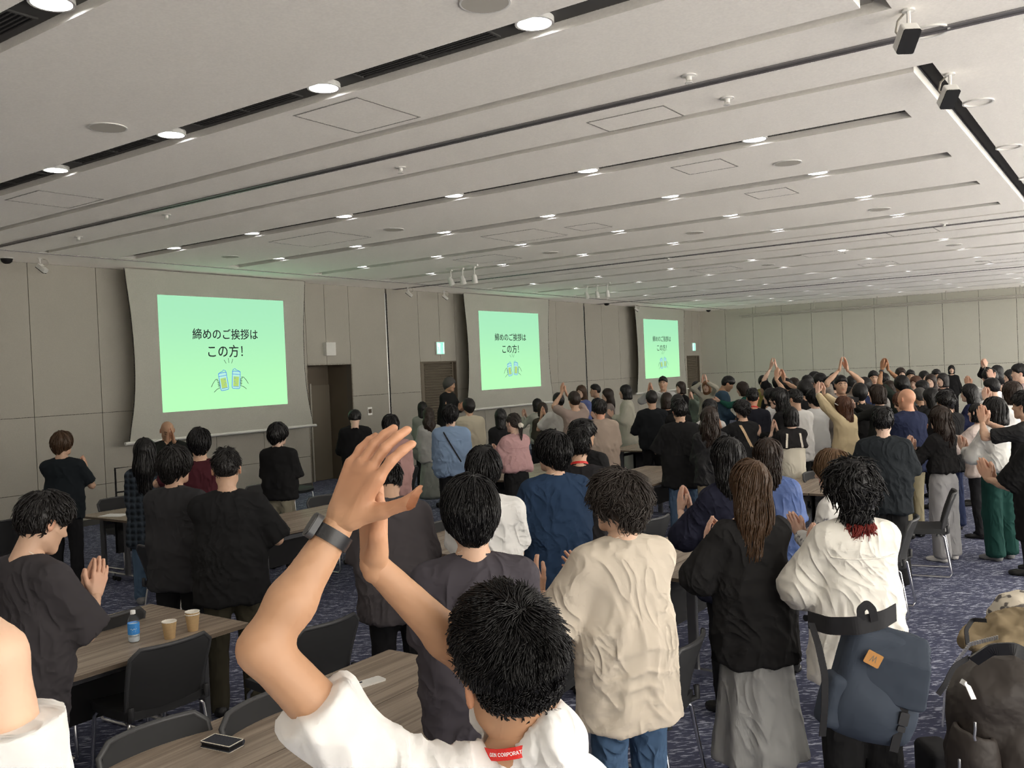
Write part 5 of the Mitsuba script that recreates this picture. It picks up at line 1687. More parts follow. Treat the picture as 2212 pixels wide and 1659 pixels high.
add('person with long wavy brown hair in pale grey top beside the black bob', 925, 880, -4, F, BLOU, top=(0.42, 0.42, 0.40), pattern=tie_dye, h=1.70, hair='wavy', hair_col='dark_brown', skin='pale', pose='clap', bottom='skirt', bottom_col=(0.25, 0.27, 0.24), bottom_mat='m_satin')
blue = add('person in light blue shirt with thin black strap across the back', 972, 874, 2, SHIRT, top=(0.24, 0.34, 0.50), h=1.83, hair='mop', hair_col='black', hair_s=0.97, hy=8, skin='pale', pose='clap', loose=0.055, hem=0.84, fold=0.014)
add('person in cream shirt standing before the lower edge of the second screen', 1012, 861, -4, SHIRT, top=(0.60, 0.545, 0.42), h=1.81, hair='mop', hair_col='soft_black', hair_s=0.97, hy=-16, skin='mid', pose='clap', wide=1.08, fold=0.013)
add('person with black bob in black blazer under the second screen', 1081, 883, 6, F, JACK, top=(0.016, 0.016, 0.018), h=1.67, hair='lob', hair_col='black', skin='pale', pose='clap_low')
pink = add('person in pink shirt with pinned up hair and white scrunchie', 1108, 892, -34, F, SHIRT, top=(0.50, 0.30, 0.30), h=1.71, hair='pony', hair_col='ash', hy=-14, skin='pale', pose='clap', reach=(-0.10, 0.05, 0.02), hem=0.98, crop_in=0.03, loose=0.065, puff=0.03, bottom_col=BLK, fold=0.013, sleeve=1.5)
add('person in pale sage top and dark vest clapping beside the second screen edge', 1160, 861, -30, F, KNIT, top=(0.36, 0.37, 0.32), h=1.68, hair='bob', hair_col='black', skin='pale', pose='clap_high', reach=(-0.15, 0.06, 0.02))
clip2 = add('person in olive top with brown hair and pale hair clip', 1171, 869, -12, F, KNIT, top=(0.060, 0.054, 0.040), h=1.66, hair='bob', hair_col='dark_brown', skin='pale', pose='clap')
add('person in white T-shirt and black side parted hair clapping left of the mauve shirt', 1206, 849, -14, TEE, top=(0.66, 0.655, 0.62), h=1.84, hair='short', hair_col='black', skin='mid', pose='clap_high', reach=(-0.20, 0.04, 0.0), loose=0.04, wide=1.05)
add('person in mauve beige T-shirt with one bare arm raised and a watch', 1240, 846, -20, TEE, top=(0.36, 0.28, 0.245), d=14.0, hair='short', hair_col='dark_brown', skin='mid', poseL=dict(R=(0.10, 0.30, 1.72), f=(-0.1, 0.2, 1), p=(-1, 0.2, 0), pole=(0.8, 0.4, -0.4), hand='open'), poseR=dict(R=(-0.02, 0.30, 1.70), f=(-0.2, 0.2, 1), p=(-1, 0.1, 0), pole=(0.8, 0.3, -0.4), hand='flat'))
add('person in beige long T-shirt with receding short hair, back to the camera', 1296, 864, 0, BIG, top=(0.42, 0.335, 0.275), h=1.77, hair='short', hair_col='soft_black', skin='mid', skin_mul=(1.1, 0.9, 0.88), pose='clap_low', hem=0.70, wide=1.08)
add('person with orange brown hair in periwinkle top by the dark wall', 1255, 832, -150, F, KNIT, top=(0.15, 0.19, 0.42), d=18.5, hair='long', hair_col='brown', skin='pale', pose='clap')
add('person in dark jacket facing left by the dark wall', 1286, 830, -95, JACK, top=(0.018, 0.020, 0.030), d=19.0, hair='crop', skin='mid', pose='clap')
add('person with long dark hair in pale blouse facing left by the wall', 1312, 839, -100, F, BLOU, top=(0.34, 0.28, 0.27), d=17.5, hair='long', hair_col='dark_brown', skin='pale', pose='clap')
add('person in cream kimono style coat and white trousers facing left by the wall', 1351, 831, -90, F, KNIT, top=(0.50, 0.49, 0.41), d=17.0, hair='bob', hair_col='black', skin='pale', pose='clap', bottom='wide', bottom_col=(0.5, 0.5, 0.44), loose=0.07, hem=0.6)
add('speaker in black jacket on the stage before the louvred door holding a microphone', 972, 816, 118, JACK, top=(0.011, 0.012, 0.012), d=17.6, z0=0.30, hair='mop', hair_col='grey', skin='tan', poseL=dict(R=(0.02, 0.40, 1.18), f=(0.1, 0.9, 0.4), p=(-1, 0, 0), pole=(0.6, -0.5, -0.6), hand='fist'), pose='clap', lean=8, sleeve=1.1)
# --- middle right
add('person in black sweater with short dark hair beside the third screen column', 1407, 844, -2, KNIT, top=(0.012, 0.014, 0.017), h=1.82, hair='short', hair_col='soft_black', hy=-4, skin='mid', pose='clap', reach=(-0.16, 0, 0.06), wide=1.1, sleeve=1.9)
add('person with auburn black hair in black top beside the black sweater', 1440, 848, 24, F, TEE, top=BLK, h=1.77, hair='bob', hair_col='dark_brown', skin='mid', pose='clap')
add('person in loose black shirt and blue jeans with a thinning crown', 1467, 863, -6, SHIRT, top=(0.012, 0.012, 0.013), h=1.80, hair='short', hair_col='black', hy=-12, skin='mid', pose='clap', reach=(-0.18, 0.02, 0.05), bottom_col=(0.075, 0.125, 0.20), bottom_mat='m_denim', loose=0.06, hem=0.68, sleeve=1.0)
add('person in dark blouse and beige trousers with very long brown hair', 1532, 879, 2, F, BLOU, top=(0.014, 0.014, 0.016), h=1.72, hair='wavy', hair_col='dark_brown', hair_s=1.05, skin='pale', pose='clap', bottom_col=(0.30, 0.25, 0.17))
add('person with glossy black hair and white sleeve behind the very long brown hair', 1533, 862, 8, F, BLOU, top=WHT, h=1.74, hair='bob', hair_col='black', skin='pale', pose='clap')
strapp = add('person in black top with beige bag strap across the back and black curly hair', 1602, 861, -20, F, TEE, top=(0.012, 0.012, 0.013), h=1.76, hair='fluffy', hair_s=0.9, hair_col='black', hy=-10, skin='mid', pose='clap_face', reach=(-0.24, 0.03, -0.12))
add('person in navy T-shirt with cropped hair and red lanyard seen from behind', 1625, 839, -2, TEE, top=(0.013, 0.014, 0.022), h=1.83, hair='crop', hair_col='black', cord='red', skin='mid', skin_mul=(1.1, 0.85, 0.8), pose='clap')
add('person with long dark hair and white shirt collar facing left beside the red lanyard', 1664, 838, -70, F, SHIRT, top=WHT, d=13.9, hair='long', hair_col='black', skin='pale', pose='clap')
add('person with long dark hair in black blouse smiling to the left', 1682, 838, -95, F, KNIT, top=BLK, d=11.65, hair='long', hair_col='black', skin='pale', pose='clap')
add('person in white shirt with cropped black hair turned left behind the pinafore', 1717, 841, -34, SHIRT, top=WHT, h=1.82, hair='crop', hair_col='black', hy=-16, skin='mid', pose='clap', wide=1.06)
pina = add('person in white pinafore dress over black top with short black bob', 1707, 877, -14, F, TEE, top=(0.016, 0.015, 0.016), h=1.66, hair='bob', hair_col='black', hair_s=0.94, hy=-14, skin='pale', pose='clap_high', reach=(-0.16, 0.03, 0.04), bottom='skirt', waist=1.25, skirt_r=0.27, skirt_hem=0.25, bottom_col=(0.66, 0.62, 0.52), hem=1.19, sleeve=0.9, puff=0.02, crop_in=0.0, loose=0.022)
add('person with black bowl cut in white shirt and black waistcoat behind the cream cardigan', 1758, 841, -42, SHIRT, top=(0.62, 0.62, 0.61), d=12.8, hair='mop', hair_col='black', skin='pale', pose='clap')
cream = add('person in cream cardigan with reddish lob hair raising both arms to clap', 1822, 856, -48, F, KNIT, top=(0.56, 0.46, 0.29), h=1.727, hair='lob', hair_col='red_brown', hy=-8, skin='pale', pose='clap_over', reach=(-0.06, 0.22, -0.02), hem=0.84, loose=0.045, bottom_col=(0.45, 0.46, 0.47))
add('person in black hooded top right behind the cream cardigan', 1857, 829, -16, KNIT, top=(0.014, 0.0135, 0.014), d=12.9, hair='mop', hair_col='black', skin='mid', pose='clap', collar=2)
add('person with wavy dark hair in navy shirt further behind the black hooded top', 1866, 813, -30, SHIRT, top=(0.02, 0.028, 0.075), d=14.0, hair='fluffy', hair_s=0.92, hair_col='soft_black', skin='mid', pose='clap')
phonep = add('person in black top with short olive brown bob filming with a phone', 1895, 829, -66, F, KNIT, top=(0.013, 0.014, 0.013), d=12.3, hair='bob', hair_col='dark_brown', hair_s=0.93, skin='pale', pose='phone', reach=(0, 0.08, 0.02), hem=0.75)
blackr = add('person in dark T-shirt and wide black trousers standing at the aisle, back turned', 1906, 880, -4, BIG, top=(0.016, 0.020, 0.024), h=1.75, hair='short', hair_col='black', hy=6, skin='pale', pose='front', bottom='wide', bottom_col=(0.013, 0.013, 0.014), wide=1.06)
add('person with chestnut hair in green knit bending left of the bald navy shirt', 1940, 848, -110, F, KNIT, top=(0.16, 0.24, 0.09), d=11.7, hair='lob', hair_col='red_brown', nod=22, skin='pale', pose='clap_low')
add('bald person in navy shirt seen from behind at the right', 1958, 837, -46, SHIRT, top=(0.016, 0.022, 0.055), h=1.84, hair=None, hy=-6, skin='mid', skin_mul=(1.12, 0.92, 0.85), pose='clap', wide=1.16, bottom_col=(0.33, 0.29, 0.19))
add('person with grey speckled hair in dark jacket right of the bald navy shirt', 1987, 838, -30, JACK, top=BLK, d=13.4, hair='short', hair_col='grey', skin='tan', pose='clap')
scr = add('person in black knit and wide silver grey trousers with long wavy brown hair', 2030, 877, -52, F, KNIT, top=(0.0105, 0.010, 0.0105), h=1.68, hair='wavy', hair_col='dark_brown', hy=-6, skin='pale', pose='pray', reach=(-0.10, 0.10, -0.02), hem=1.0, crop_in=0.035, bottom='wide', bottom_col=(0.30, 0.295, 0.30), bottom_mat='m_satin', shoe='m_shoe_white')
add('person in black tee and navy trousers with dark curls behind the black knit', 2042, 842, -48, BIG, top=BLK, h=1.78, hair='fluffy', hair_s=0.92, hair_col='black', skin='tan', pose='clap', bottom='wide', bottom_col=(0.014, 0.022, 0.06))
add('person in white blouse and dark green trousers with black bob at the right', 2148, 860, -44, F, BLOU, top=(0.70, 0.695, 0.66), h=1.74, hair='bob', hair_col='black', hy=-8, hair_s=1.08, skin='pale', pose='clap', reach=(-0.12, 0.06, 0.02), hem=0.98, crop_in=0.02, puff=0.018, loose=0.045, bottom='wide', bottom_col=(0.010, 0.050, 0.042), shoe='m_shoe_grey')
add('person in pink white lace sleeves clapping behind the white blouse', 2110, 868, -60, F, BLOU, top=(0.55, 0.46, 0.42), d=10.4, hair='bob', hair_col='black', hair_s=0.85, skin='pale', pose='clap_high', reach=(-0.12, 0.12, -0.06))
big = add('large person in black T-shirt and dark jeans cut off by the right picture edge', 2252, 862, -60, BIG, top=(0.0075, 0.0075, 0.008), h=1.86, hair='short', hair_col='black', hy=-5, skin='mid', pose='clap', reach=(-0.05, 0.12, -0.02), wide=1.18, bottom_col=(0.010, 0.013, 0.024), bottom_mat='m_denim')
add('person with short black hair and earring raising a hand at the right edge', 2214, 846, -64, TEE, top=(0.016, 0.016, 0.017), d=8.6, hair='short', hair_col='black', skin='mid', pose='clap_face', reach=(-0.04, 0.12, -0.02))
# --- farther back on the right
add('person in white frilled blouse with raised hands behind the earring at the right edge', 2186, 824, -52, F, BLOU, top=WHT, d=11.2, hair='bob', hair_col='dark_brown', skin='pale', pose='clap_face', reach=(0, 0.1, 0.05))
add('person with long black hair in navy school blazer facing left', 2094, 829, -78, F, JACK, top=(0.013, 0.017, 0.050), d=12.6, hair='long', hair_col='black', skin='pale', pose='pray', reach=(0, 0.05, 0))
add('person in black polo with side parted hair turned left near the right edge', 2142, 817, -58, TEE, top=BLK, d=13.2, hair='short', hair_col='black', skin='mid', pose='clap', collar=1)
add('person in white sleeves with thick black hair raising one hand near the far wall', 2137, 797, -60, SHIRT, top=WHT, d=15.5, hair='mop', hair_col='black', skin='mid', pose='clap_face', reach=(0, 0.1, 0))
add('person in black with both hands before the face against the far wall', 2153, 789, -120, F, KNIT, top=BLK, d=18.5, hair='bob', hair_col='black', skin='pale', pose='clap_over', reach=(0, 0.1, -0.1))
add('person clapping high with pink palms near the right edge', 2203, 786, -100, TEE, top=(0.4, 0.3, 0.3), d=14.5, hair='short', hair_col='black', skin='pale', pose='clap_face', reach=(0, 0.12, 0.05))
add('person with dark hair beside the pink palms at the far right', 2183, 798, -110, F, KNIT, top=(0.35, 0.33, 0.33), d=16.5, hair='bob', hair_col='black', skin='pale', pose='clap_high')
add('person in black standing alone against the far wall facing the camera', 2055, 789, 176, F, KNIT, top=BLK, d=28.0, hair='bob', hair_col='black', skin='pale', pose='down')
arms = add('person in dark green T-shirt with both brown arms stretched up', 1947, 812, -36, TEE, top=(0.022, 0.030, 0.024), d=14.0, hair='mop', hair_col='black', skin='dark', skin_mul=(1.15, 1.1, 1.0), pose='clap_over', reach=(-0.10, 0.10, 0.02))
add('person in black with arms stretched up and hands clasped near the far corner', 1681, 812, -12, KNIT, top=(0.010, 0.010, 0.011), d=16.6, hair='mop', hair_col='black', skin='pale', pose='clap_over', reach=(-0.04, 0.02, 0.06), sleeve=0.9)
add('person with cropped hair facing left right of the clasped hands', 1697, 817, -60, TEE, top=(0.02, 0.02, 0.022), d=14.6, hair='crop', hair_col='black', skin='mid', pose='clap')
add('person in black T-shirt with one bare arm and bracelet raised to the left', 1738, 822, -44, TEE, top=BLK, d=13.6, hair='mop', hair_col='black', skin='mid', pose='clap_over', reach=(-0.12, 0.25, -0.05))
add('person in yellow olive shirt facing the camera before the green wall', 1648, 811, 172, HALF, top=(0.20, 0.18, 0.05), d=19.5, hair='mop', hair_col='black', hair_s=0.95, skin='mid', pose='clap_low')
add('person in blue denim shirt leaning in, facing right, before the green wall', 1579, 814, 82, SHIRT, top=(0.045, 0.085, 0.13), d=17.5, hair='short', hair_col='black', nod=20, lean=10, skin='tan', pose='front', wide=1.1)
add('person in green long sleeve with brown bob, arm round the denim shirt', 1600, 825, -80, F, KNIT, top=(0.018, 0.10, 0.075), d=17.2, hair='bob', hair_col='dark_brown', nod=14, skin='pale', poseR=dict(R=(0.10, 0.46, 1.36), f=(-0.2, 1, 0), p=(-1, 0, 0), pole=(0.8, 0, -0.6), hand='flat'), poseL=dict(R=(0.12, 0.46, 1.40), f=(-0.1, 1, 0.1), p=(-1, 0, 0), pole=(0.8, 0, -0.6), hand='flat'))
add('person in white collar facing the camera below the third screen, one hand up', 1432, 813, -170, SHIRT, top=(0.5, 0.5, 0.49), d=18.8, hair='crop', hair_col='black', skin='mid', pose='clap_face', reach=(0.2, 0, 0))
add('person in black top facing left below the third screen', 1470, 824, -130, F, KNIT, top=BLK, d=19.8, hair='bob', hair_col='dark_brown', skin='pale', pose='clap')
add('person in sage green dress near the far louvred door', 1503, 824, -150, F, KNIT, top=(0.19, 0.23, 0.19), d=21.0, hair='bob', hair_col='black', skin='pale', pose='clap_high', bottom='skirt', bottom_col=(0.19, 0.23, 0.19))
add('person with orange hair in cream top raising a hand near the far door', 1526, 822, -165, F, KNIT, top=(0.46, 0.44, 0.36), d=19.8, hair='lob', hair_col='orange', skin='pale', pose='clap_over', reach=(0, 0.02, -0.1))
add('person in dark top between the dark haired couple and the black sweater', 1463, 852, -20, F, TEE, top=BLK, d=13.4, hair='bob', hair_col='soft_black', skin='mid', pose='clap')
far = [(1744, 811, 16.0, 'm', 'short', 'black', BLK, -150, 'clap', 'dark haired person in black facing the camera left of the white collar'), (1760, 803, 17.5, 'm', 'short', 'black', (0.5, 0.49, 0.47), -120, 'clap', 'dark haired person with white collar before the far wall'),
       (1770, 807, 16.5, 'm', 'mop', 'black', (0.03, 0.03, 0.05), -70, 'clap_face', 'person with hands before the face beside the white collar at the far wall'), (1795, 813, 16.3, 'm', 'mop', 'black', (0.02, 0.02, 0.025), -62, 'clap_face', 'person with black mop and crossed wrists before the far wall'),
       (1816, 811, 13.5, 'm', 'crop', 'black', (0.3, 0.27, 0.24), 165, 'clap_over', 'person facing the camera with a watch on the raised wrist'), (1838, 812, 18.5, 'f', 'bob', 'black', (0.4, 0.4, 0.4), -40, 'clap', 'person with black bob left of the wavy dark hair far back'),
       (1886, 801, 16.5, 'm', 'crop', 'black', (0.025, 0.025, 0.03), 168, 'clap', 'person in dark jacket and white shirt facing the camera far back'), (1908, 806, 17.5, 'm', 'short', 'black', (0.5, 0.47, 0.42), -60, 'clap_face', 'person with white sleeve and raised hand left of the brown arms'),
       (1945, 794, 19.0, 'f', 'long', 'dark_brown', (0.2, 0.16, 0.15), 160, 'clap', 'person with brown hair facing the camera at the far wall right of the brown arms'), (1966, 799, 18.0, 'm', 'crop', 'black', (0.35, 0.27, 0.24), 170, 'clap', 'person with cropped hair facing the camera at the far wall'),
       (1978, 812, 16.0, 'f', 'lob', 'red_brown', (0.3, 0.3, 0.36), -150, 'clap', 'person with chestnut hair facing left in the far crowd'), (1996, 801, 18.5, 'f', 'bob', 'black', (0.3, 0.22, 0.2), 150, 'clap_face', 'person with black bob facing the camera in the far crowd'),
       (2010, 808, 17.0, 'f', 'long', 'dark_brown', (0.02, 0.015, 0.015), -165, 'clap', 'person with long dark hair in black facing the camera in the far crowd'), (2022, 798, 19.5, 'm', 'short', 'black', (0.28, 0.2, 0.17), 165, 'clap', 'tall person with short hair facing the camera in the far crowd'),
       (2036, 806, 17.5, 'f', 'bob', 'soft_black', (0.02, 0.02, 0.022), -140, 'clap', 'person with soft black bob at the right end of the far crowd'), (2010, 838, 12.5, 'f', 'long', 'black', BLK, -60, 'clap', 'person with long black hair between grey speckled hair and dark curls'),
       (1782, 826, 14.7, 'm', 'short', 'black', BLK, -52, 'clap', 'dark haired person in black behind the bowl cut'), (1833, 836, 14.9, 'm', 'short', 'black', (0.35, 0.33, 0.3), -40, 'clap_face', 'dark haired person in pale shirt behind the reddish lob'),
       (1765, 826, 18.4, 'f', 'long', 'dark_brown', (0.03, 0.02, 0.02), -70, 'clap_high', 'person with dark brown hair clapping behind the pale bowl cut'), (1920, 822, 15.2, 'f', 'lob', 'dark_brown', (0.4, 0.38, 0.36), -70, 'clap_face', 'person with brown hair in pale top below the brown arms'),
       (1992, 822, 15.0, 'm', 'short', 'black', (0.16, 0.17, 0.25), -60, 'clap', 'person in slate blue top in front of the far crowd'), (1655, 826, 17.4, 'm', 'short', 'black', (0.02, 0.02, 0.02), -80, 'clap', 'dark haired person behind the two long haired ones'),
       (1714, 816, 17.0, 'f', 'bob', 'dark_brown', (0.5, 0.45, 0.4), -50, 'clap_high', 'person with brown bob in pale top behind the bracelet arm'), (1801, 806, 19.0, 'm', 'short', 'black', (0.03, 0.03, 0.03), 150, 'clap', 'short haired person in black at the far wall left of the watch')]
for px, py, d, sx, hs, hc_, tc, rt, ps, lb in far:
    add(lb, px, py, rt, F if sx == 'f' else {}, KNIT if (px % 3 == 0 or sx == 'f') else TEE, top=tc, d=d, hair=hs, hair_col=hc_, skin='pale' if sx == 'f' else 'mid', pose=ps)

KEYS = {}
for o in PEOPLE:
    o['key'] = person(o)
# ------------------------------------------------------------------ what the people wear and carry
mat('m_bag_navy', (0.030, 0.040, 0.058), 0.75, 0.3, bump=(proc(lambda p, n, uv: noise(p.x * 500, p.y * 500, p.z * 500) * 0.3 + fbm(p.x * 16, p.y * 16, p.z * 16, 2), 2e-3), 0.006))
mat('m_webbing', (0.014, 0.014, 0.016), 0.8, 0.3)
mat('m_leather_tan', (0.40, 0.19, 0.055), 0.6, 0.3)
mat('m_buckle', (0.016, 0.016, 0.017), 0.35, 0.5)
mat('m_strap_beige', (0.52, 0.37, 0.22), 0.6, 0.3)
mat('m_bag_brown', (0.030, 0.024, 0.021), 0.62, 0.4, bump=(proc(lambda p, n, uv: fbm(p.x * 20, p.y * 20, p.z * 20, 3), 2e-3), 0.01))
mat('m_jacket_olive', (0.20, 0.155, 0.095), 0.85, 0.2)
mat('m_leather_black', (0.010, 0.010, 0.011), 0.35, 0.5)
mat('m_knit_cream', proc(lambda p, n, uv: mix([0.50, 0.45, 0.37], [0.10, 0.09, 0.085], smoothstep(0.52, 0.62, fbm(p.x * 26, p.y * 26, p.z * 26, 2)))), 0.9, 0.2)
mat('m_slate', (0.075, 0.095, 0.125), 0.85, 0.2)


def rbox(p, c, half, r):
    q = np.abs(p - np.asarray(c, float)) - (np.asarray(half, float) - r)
    return np.linalg.norm(np.maximum(q, 0), axis=1) + np.minimum(q.max(1), 0) - r


def local_mesh(fn, lo, hi, h, M, amp=0.0, freq=(9, 9, 9), seed=0, sharp=False):
    V, F_ = mesh_field(fn, lo, hi, h)
    if amp:
        n = meshkit.fbm(V * np.array(freq) + seed * 5.1, 3, seed)
        d = (1 - np.abs(2 * n - 1) * 2) if sharp else (n - 0.5) * 2
        V = V + normals_of(V, F_) * (d * amp)[:, None]
    return V @ M[:3, :3].T + M[:3, 3], F_


def moved(m, M):
    m = m.copy()
    m.apply_transform(M)
    return m


# watch of the person in front, on the left wrist
Wl, El = front['_world'](front['_fig'].W['L'][None])[0], front['_world'](front['_fig'].E['L'][None])[0]
ax = unit(El - Wl)
wc = Wl + ax * 0.030
outv = unit(-RIGHTV * 0.85 + UPV * 0.35 + BACKV * 0.35)
outv = unit(outv - ax * (outv @ ax))
M = frame_mat(wc, outv, np.cross(ax, outv), ax)
k = numbered('wristwatch')
tag(k, 'smartwatch with black band on the raised wrist of the person in front', 'watch')
put(k + '__band', moved(lathe([[0.0295, -0.012], [0.0335, -0.012], [0.0340, 0.0], [0.0335, 0.012], [0.0295, 0.012], [0.0295, -0.012]], 36), M), 'm_watch', 30)
cs = prism(rrect(0.044, 0.037, 0.011), 0.011)
cs.apply_transform(frame_mat([0.031, 0, 0], [0, 0, 1.0], [0, 1.0, 0], [1.0, 0, 0]))
put(k + '__case', moved(cs, M), 'm_rim', 30)
cs = prism(rrect(0.039, 0.032, 0.009), 0.0015)
cs.apply_transform(frame_mat([0.042, 0, 0], [0, 0, 1.0], [0, 1.0, 0], [1.0, 0, 0]))
put(k + '__glass', moved(cs, M), 'm_watch', 30)


# watches and bracelets farther away
def wrist_ring(o, nm, label, matkey, r=0.034, w=0.010, cat='watch'):
    Wp, Ep = o['_world'](o['_fig'].W[nm][None])[0], o['_world'](o['_fig'].E[nm][None])[0]
    a = unit(Ep - Wp)
    u = unit(np.cross(a, [0.3, 0.2, 0.9]))
    k = put('wristwatch' if cat == 'watch' else 'bracelet', moved(lathe([[r - 0.004, -w], [r, -w], [r + 0.002, 0], [r, w], [r - 0.004, w], [r - 0.004, -w]], 18), frame_mat(Wp + a * 0.03, u, np.cross(a, u), a)), matkey, 30)
    tag(k, label, cat)


wrist_ring(cream, 'L', 'silver watch on the raised wrist of the person in cream', 'm_steel')
wrist_ring(arms, 'L', 'black watch on the stretched brown arm', 'm_watch', 0.038, 0.012)
wrist_ring(scr, 'L', 'white pearl bracelet on the sleeve of the black knit', 'm_white', 0.040, 0.012, 'bracelet')
wrist_ring(strapp, 'L', 'black bracelet on the raised arm of the person with the beige strap', 'm_watch', 0.033, 0.006, 'bracelet')


# straps across backs
def back_strap(o, name, a, b, width, matkey, out=0.03):
    """A band over one shoulder and down across the back, following the shirt."""
    fig = o['_fig']
    pts = []
    for t in np.linspace(0, 1, 9):
        x, z = a[0] + (b[0] - a[0]) * t, a[1] + (b[1] - a[1]) * t
        y = -0.30
        ys = np.linspace(-0.30, 0.02, 65)
        d = fig.top(np.stack([np.full(65, x), ys, np.full(65, z)], 1))
        hit = np.nonzero(d < 0)[0]
        y = ys[hit[0]] if len(hit) else 0.0
        pts.append((x, y - 0.008, z, 0, -1, 0.15))
    first = pts[0]
    pts = [(first[0] * 0.95, 0.05, first[2] + 0.015, 0, 0.2, 1), (first[0] * 0.98, first[1] + 0.05, first[2] + 0.022, 0, -0.4, 1)] + pts
    return strap(o, o['key'], name, pts, width, 0.003, matkey)


back_strap(blue, 'bag_strap', (-0.09, 1.40), (0.17, 0.93), 0.016, 'm_webbing')
back_strap(strapp, 'bag_strap', (-0.07, 1.40), (0.17, 0.90), 0.034, 'm_strap_beige')
back_strap(pina, 'dress_strap', (-0.085, 1.38), (-0.105, 1.20), 0.028, 'm_cream')
back_strap(pina, 'dress_strap', (0.085, 1.38), (0.105, 1.20), 0.028, 'm_cream')



def back_seam(o, name, z, xs, dip=0.0):
    """The raised seam of a yoke across the back of a shirt."""
    fig, pts = o['_fig'], []
    for x in np.linspace(-xs, xs, 15):
        q = fig.up([x, 0, z - dip * (x / xs) ** 2])
        ys = q[1] + np.linspace(-0.25, 0.02, 109)
        d = fig.top(np.stack([np.full(109, q[0]), ys, np.full(109, q[2])], 1))
        hit = np.nonzero(d < 0)[0]
        if len(hit):
            pts.append([q[0], ys[hit[0]] - 0.0005, q[2]])
    m = tube(o['_world'](np.array(pts)), 0.0032, 6)
    put(o['key'] + '__' + name, (np.array(m.vertices), np.array(m.faces)), o.get('top_mat', 'm_cloth'), True, color=np.tile(np.array(o['top'], float), (len(m.vertices), 1)))


for o in (curly, blue, pink):
    back_seam(o, 'shirt__yoke_seam', 1.29, 0.16, -0.01)

# hair pieces
Mh = pink['_headM']
puff = trimesh.creation.icosphere(3, 0.036)
v = puff.vertices
puff.vertices = v * (1 + 0.35 * (meshkit.noise(v * 90, 3) - 0.4))[:, None]
put(pink['key'] + '__scrunchie', moved(puff, Mh @ frame_mat([0.0, -0.132, -0.03], [1, 0, 0], [0, 1, 0], [0, 0, 1.0])), 'm_cream', True)
for o, nm in ((cream, 'L'), (clip2, 'R')):
    s_ = -1 if nm == 'L' else 1
    c_ = cyl([s_ * 0.098, 0.055, 0.045], [s_ * 0.102, 0.005, 0.02], 0.006, 8)
    put(o['key'] + '__hair_clip', moved(c_, o['_headM']), 'm_white', True)

# glasses
for o in (glass1, pack2):
    g = join([tube([[s_ * 0.014, 0.098, 0.006], [s_ * 0.03, 0.098, 0.022], [s_ * 0.052, 0.092, 0.018], [s_ * 0.052, 0.092, -0.008], [s_ * 0.03, 0.097, -0.012]], 0.0022, 5, closed=True) for s_ in (1, -1)] +
             [tube([[s_ * 0.054, 0.09, 0.012], [s_ * 0.085, 0.03, 0.010], [s_ * 0.087, -0.01, 0.0]], 0.0024, 5) for s_ in (1, -1)] + [tube([[-0.014, 0.1, 0.008], [0.014, 0.1, 0.008]], 0.002, 5)])
    put(o['key'] + '__glasses', moved(g, o['_headM']), 'm_buckle', True)

# mobile phone filmed with
pw = phonep['_world'](phonep['_fig'].W['R'][None])[0]
k = put('mobile_phone', moved(prism(rrect(0.15, 0.072, 0.01), 0.008), frame_mat(pw + np.array([0, 0, 0.10]), unit(-RIGHTV * 0.9 + UPV * 0.1), UPV, -BACKV)), 'm_watch')
tag(k, 'dark smartphone held up by the person with the olive brown bob', 'smartphone')

# the bag patch of red hair ends on the curly head
hm = np.array(curly['_headM'])
fn_ = hair_fn('curly')
Vh, Fh = mesh_field(lambda p: smax(fn_(p), p[:, 2] + 0.105, 0.01), (-0.17, -0.2, -0.3), (0.17, 0.15, 0.0), 0.012)
Vs, Fs = strands(fn_, Vh, Fh, 'curly', 420, 5, 1.1)
Vs = Vs + np.array([0, -0.004, -0.028])
put(curly['key'] + '__hair_tips', (Vs @ hm[:3, :3].T + hm[:3, 3], Fs), 'm_hair_red', True)

# navy backpack hung at the back of the curly haired person
bc = at(1893, 1462, dist=3.55)
a = math.radians(-14)
bx, by = RIGHTV * math.cos(a) + UPV * math.sin(a), UPV * math.cos(a) - RIGHTV * math.sin(a)
M = frame_mat(bc, bx, by, BACKV)
k = numbered('backpack')
tag(k, 'navy flap backpack with tan leather patch hanging behind the white shirt', 'backpack')
put(k + '__body', local_mesh(lambda p: smin(rbox(p, (0, -0.02, 0.0), (0.165, 0.215, 0.075), 0.05), ell(p, (0.0, -0.12, 0.02), (0.165, 0.12, 0.10)), 0.05), (-0.22, -0.3, -0.16), (0.22, 0.25, 0.17), 0.008, M, 0.008, (9, 5, 9), 2), 'm_bag_navy', True)


def flap(p):
    z = p[:, 2] - 0.085 + 0.55 * np.maximum(p[:, 1] - 0.10, 0) - 0.03 * np.sin((p[:, 0]) * 9)
    d = np.abs(z) - 0.010
    w = 0.140 + 0.16 * np.clip(0.20 - p[:, 1], 0, 0.4) * 0.55
    d = smax(d, np.abs(p[:, 0]) - w, 0.02)
    d = smax(d, p[:, 1] - 0.205, 0.02)
    return smax(d, -p[:, 1] - 0.075 + 0.25 * np.maximum(np.abs(p[:, 0]) - 0.12, 0), 0.02)


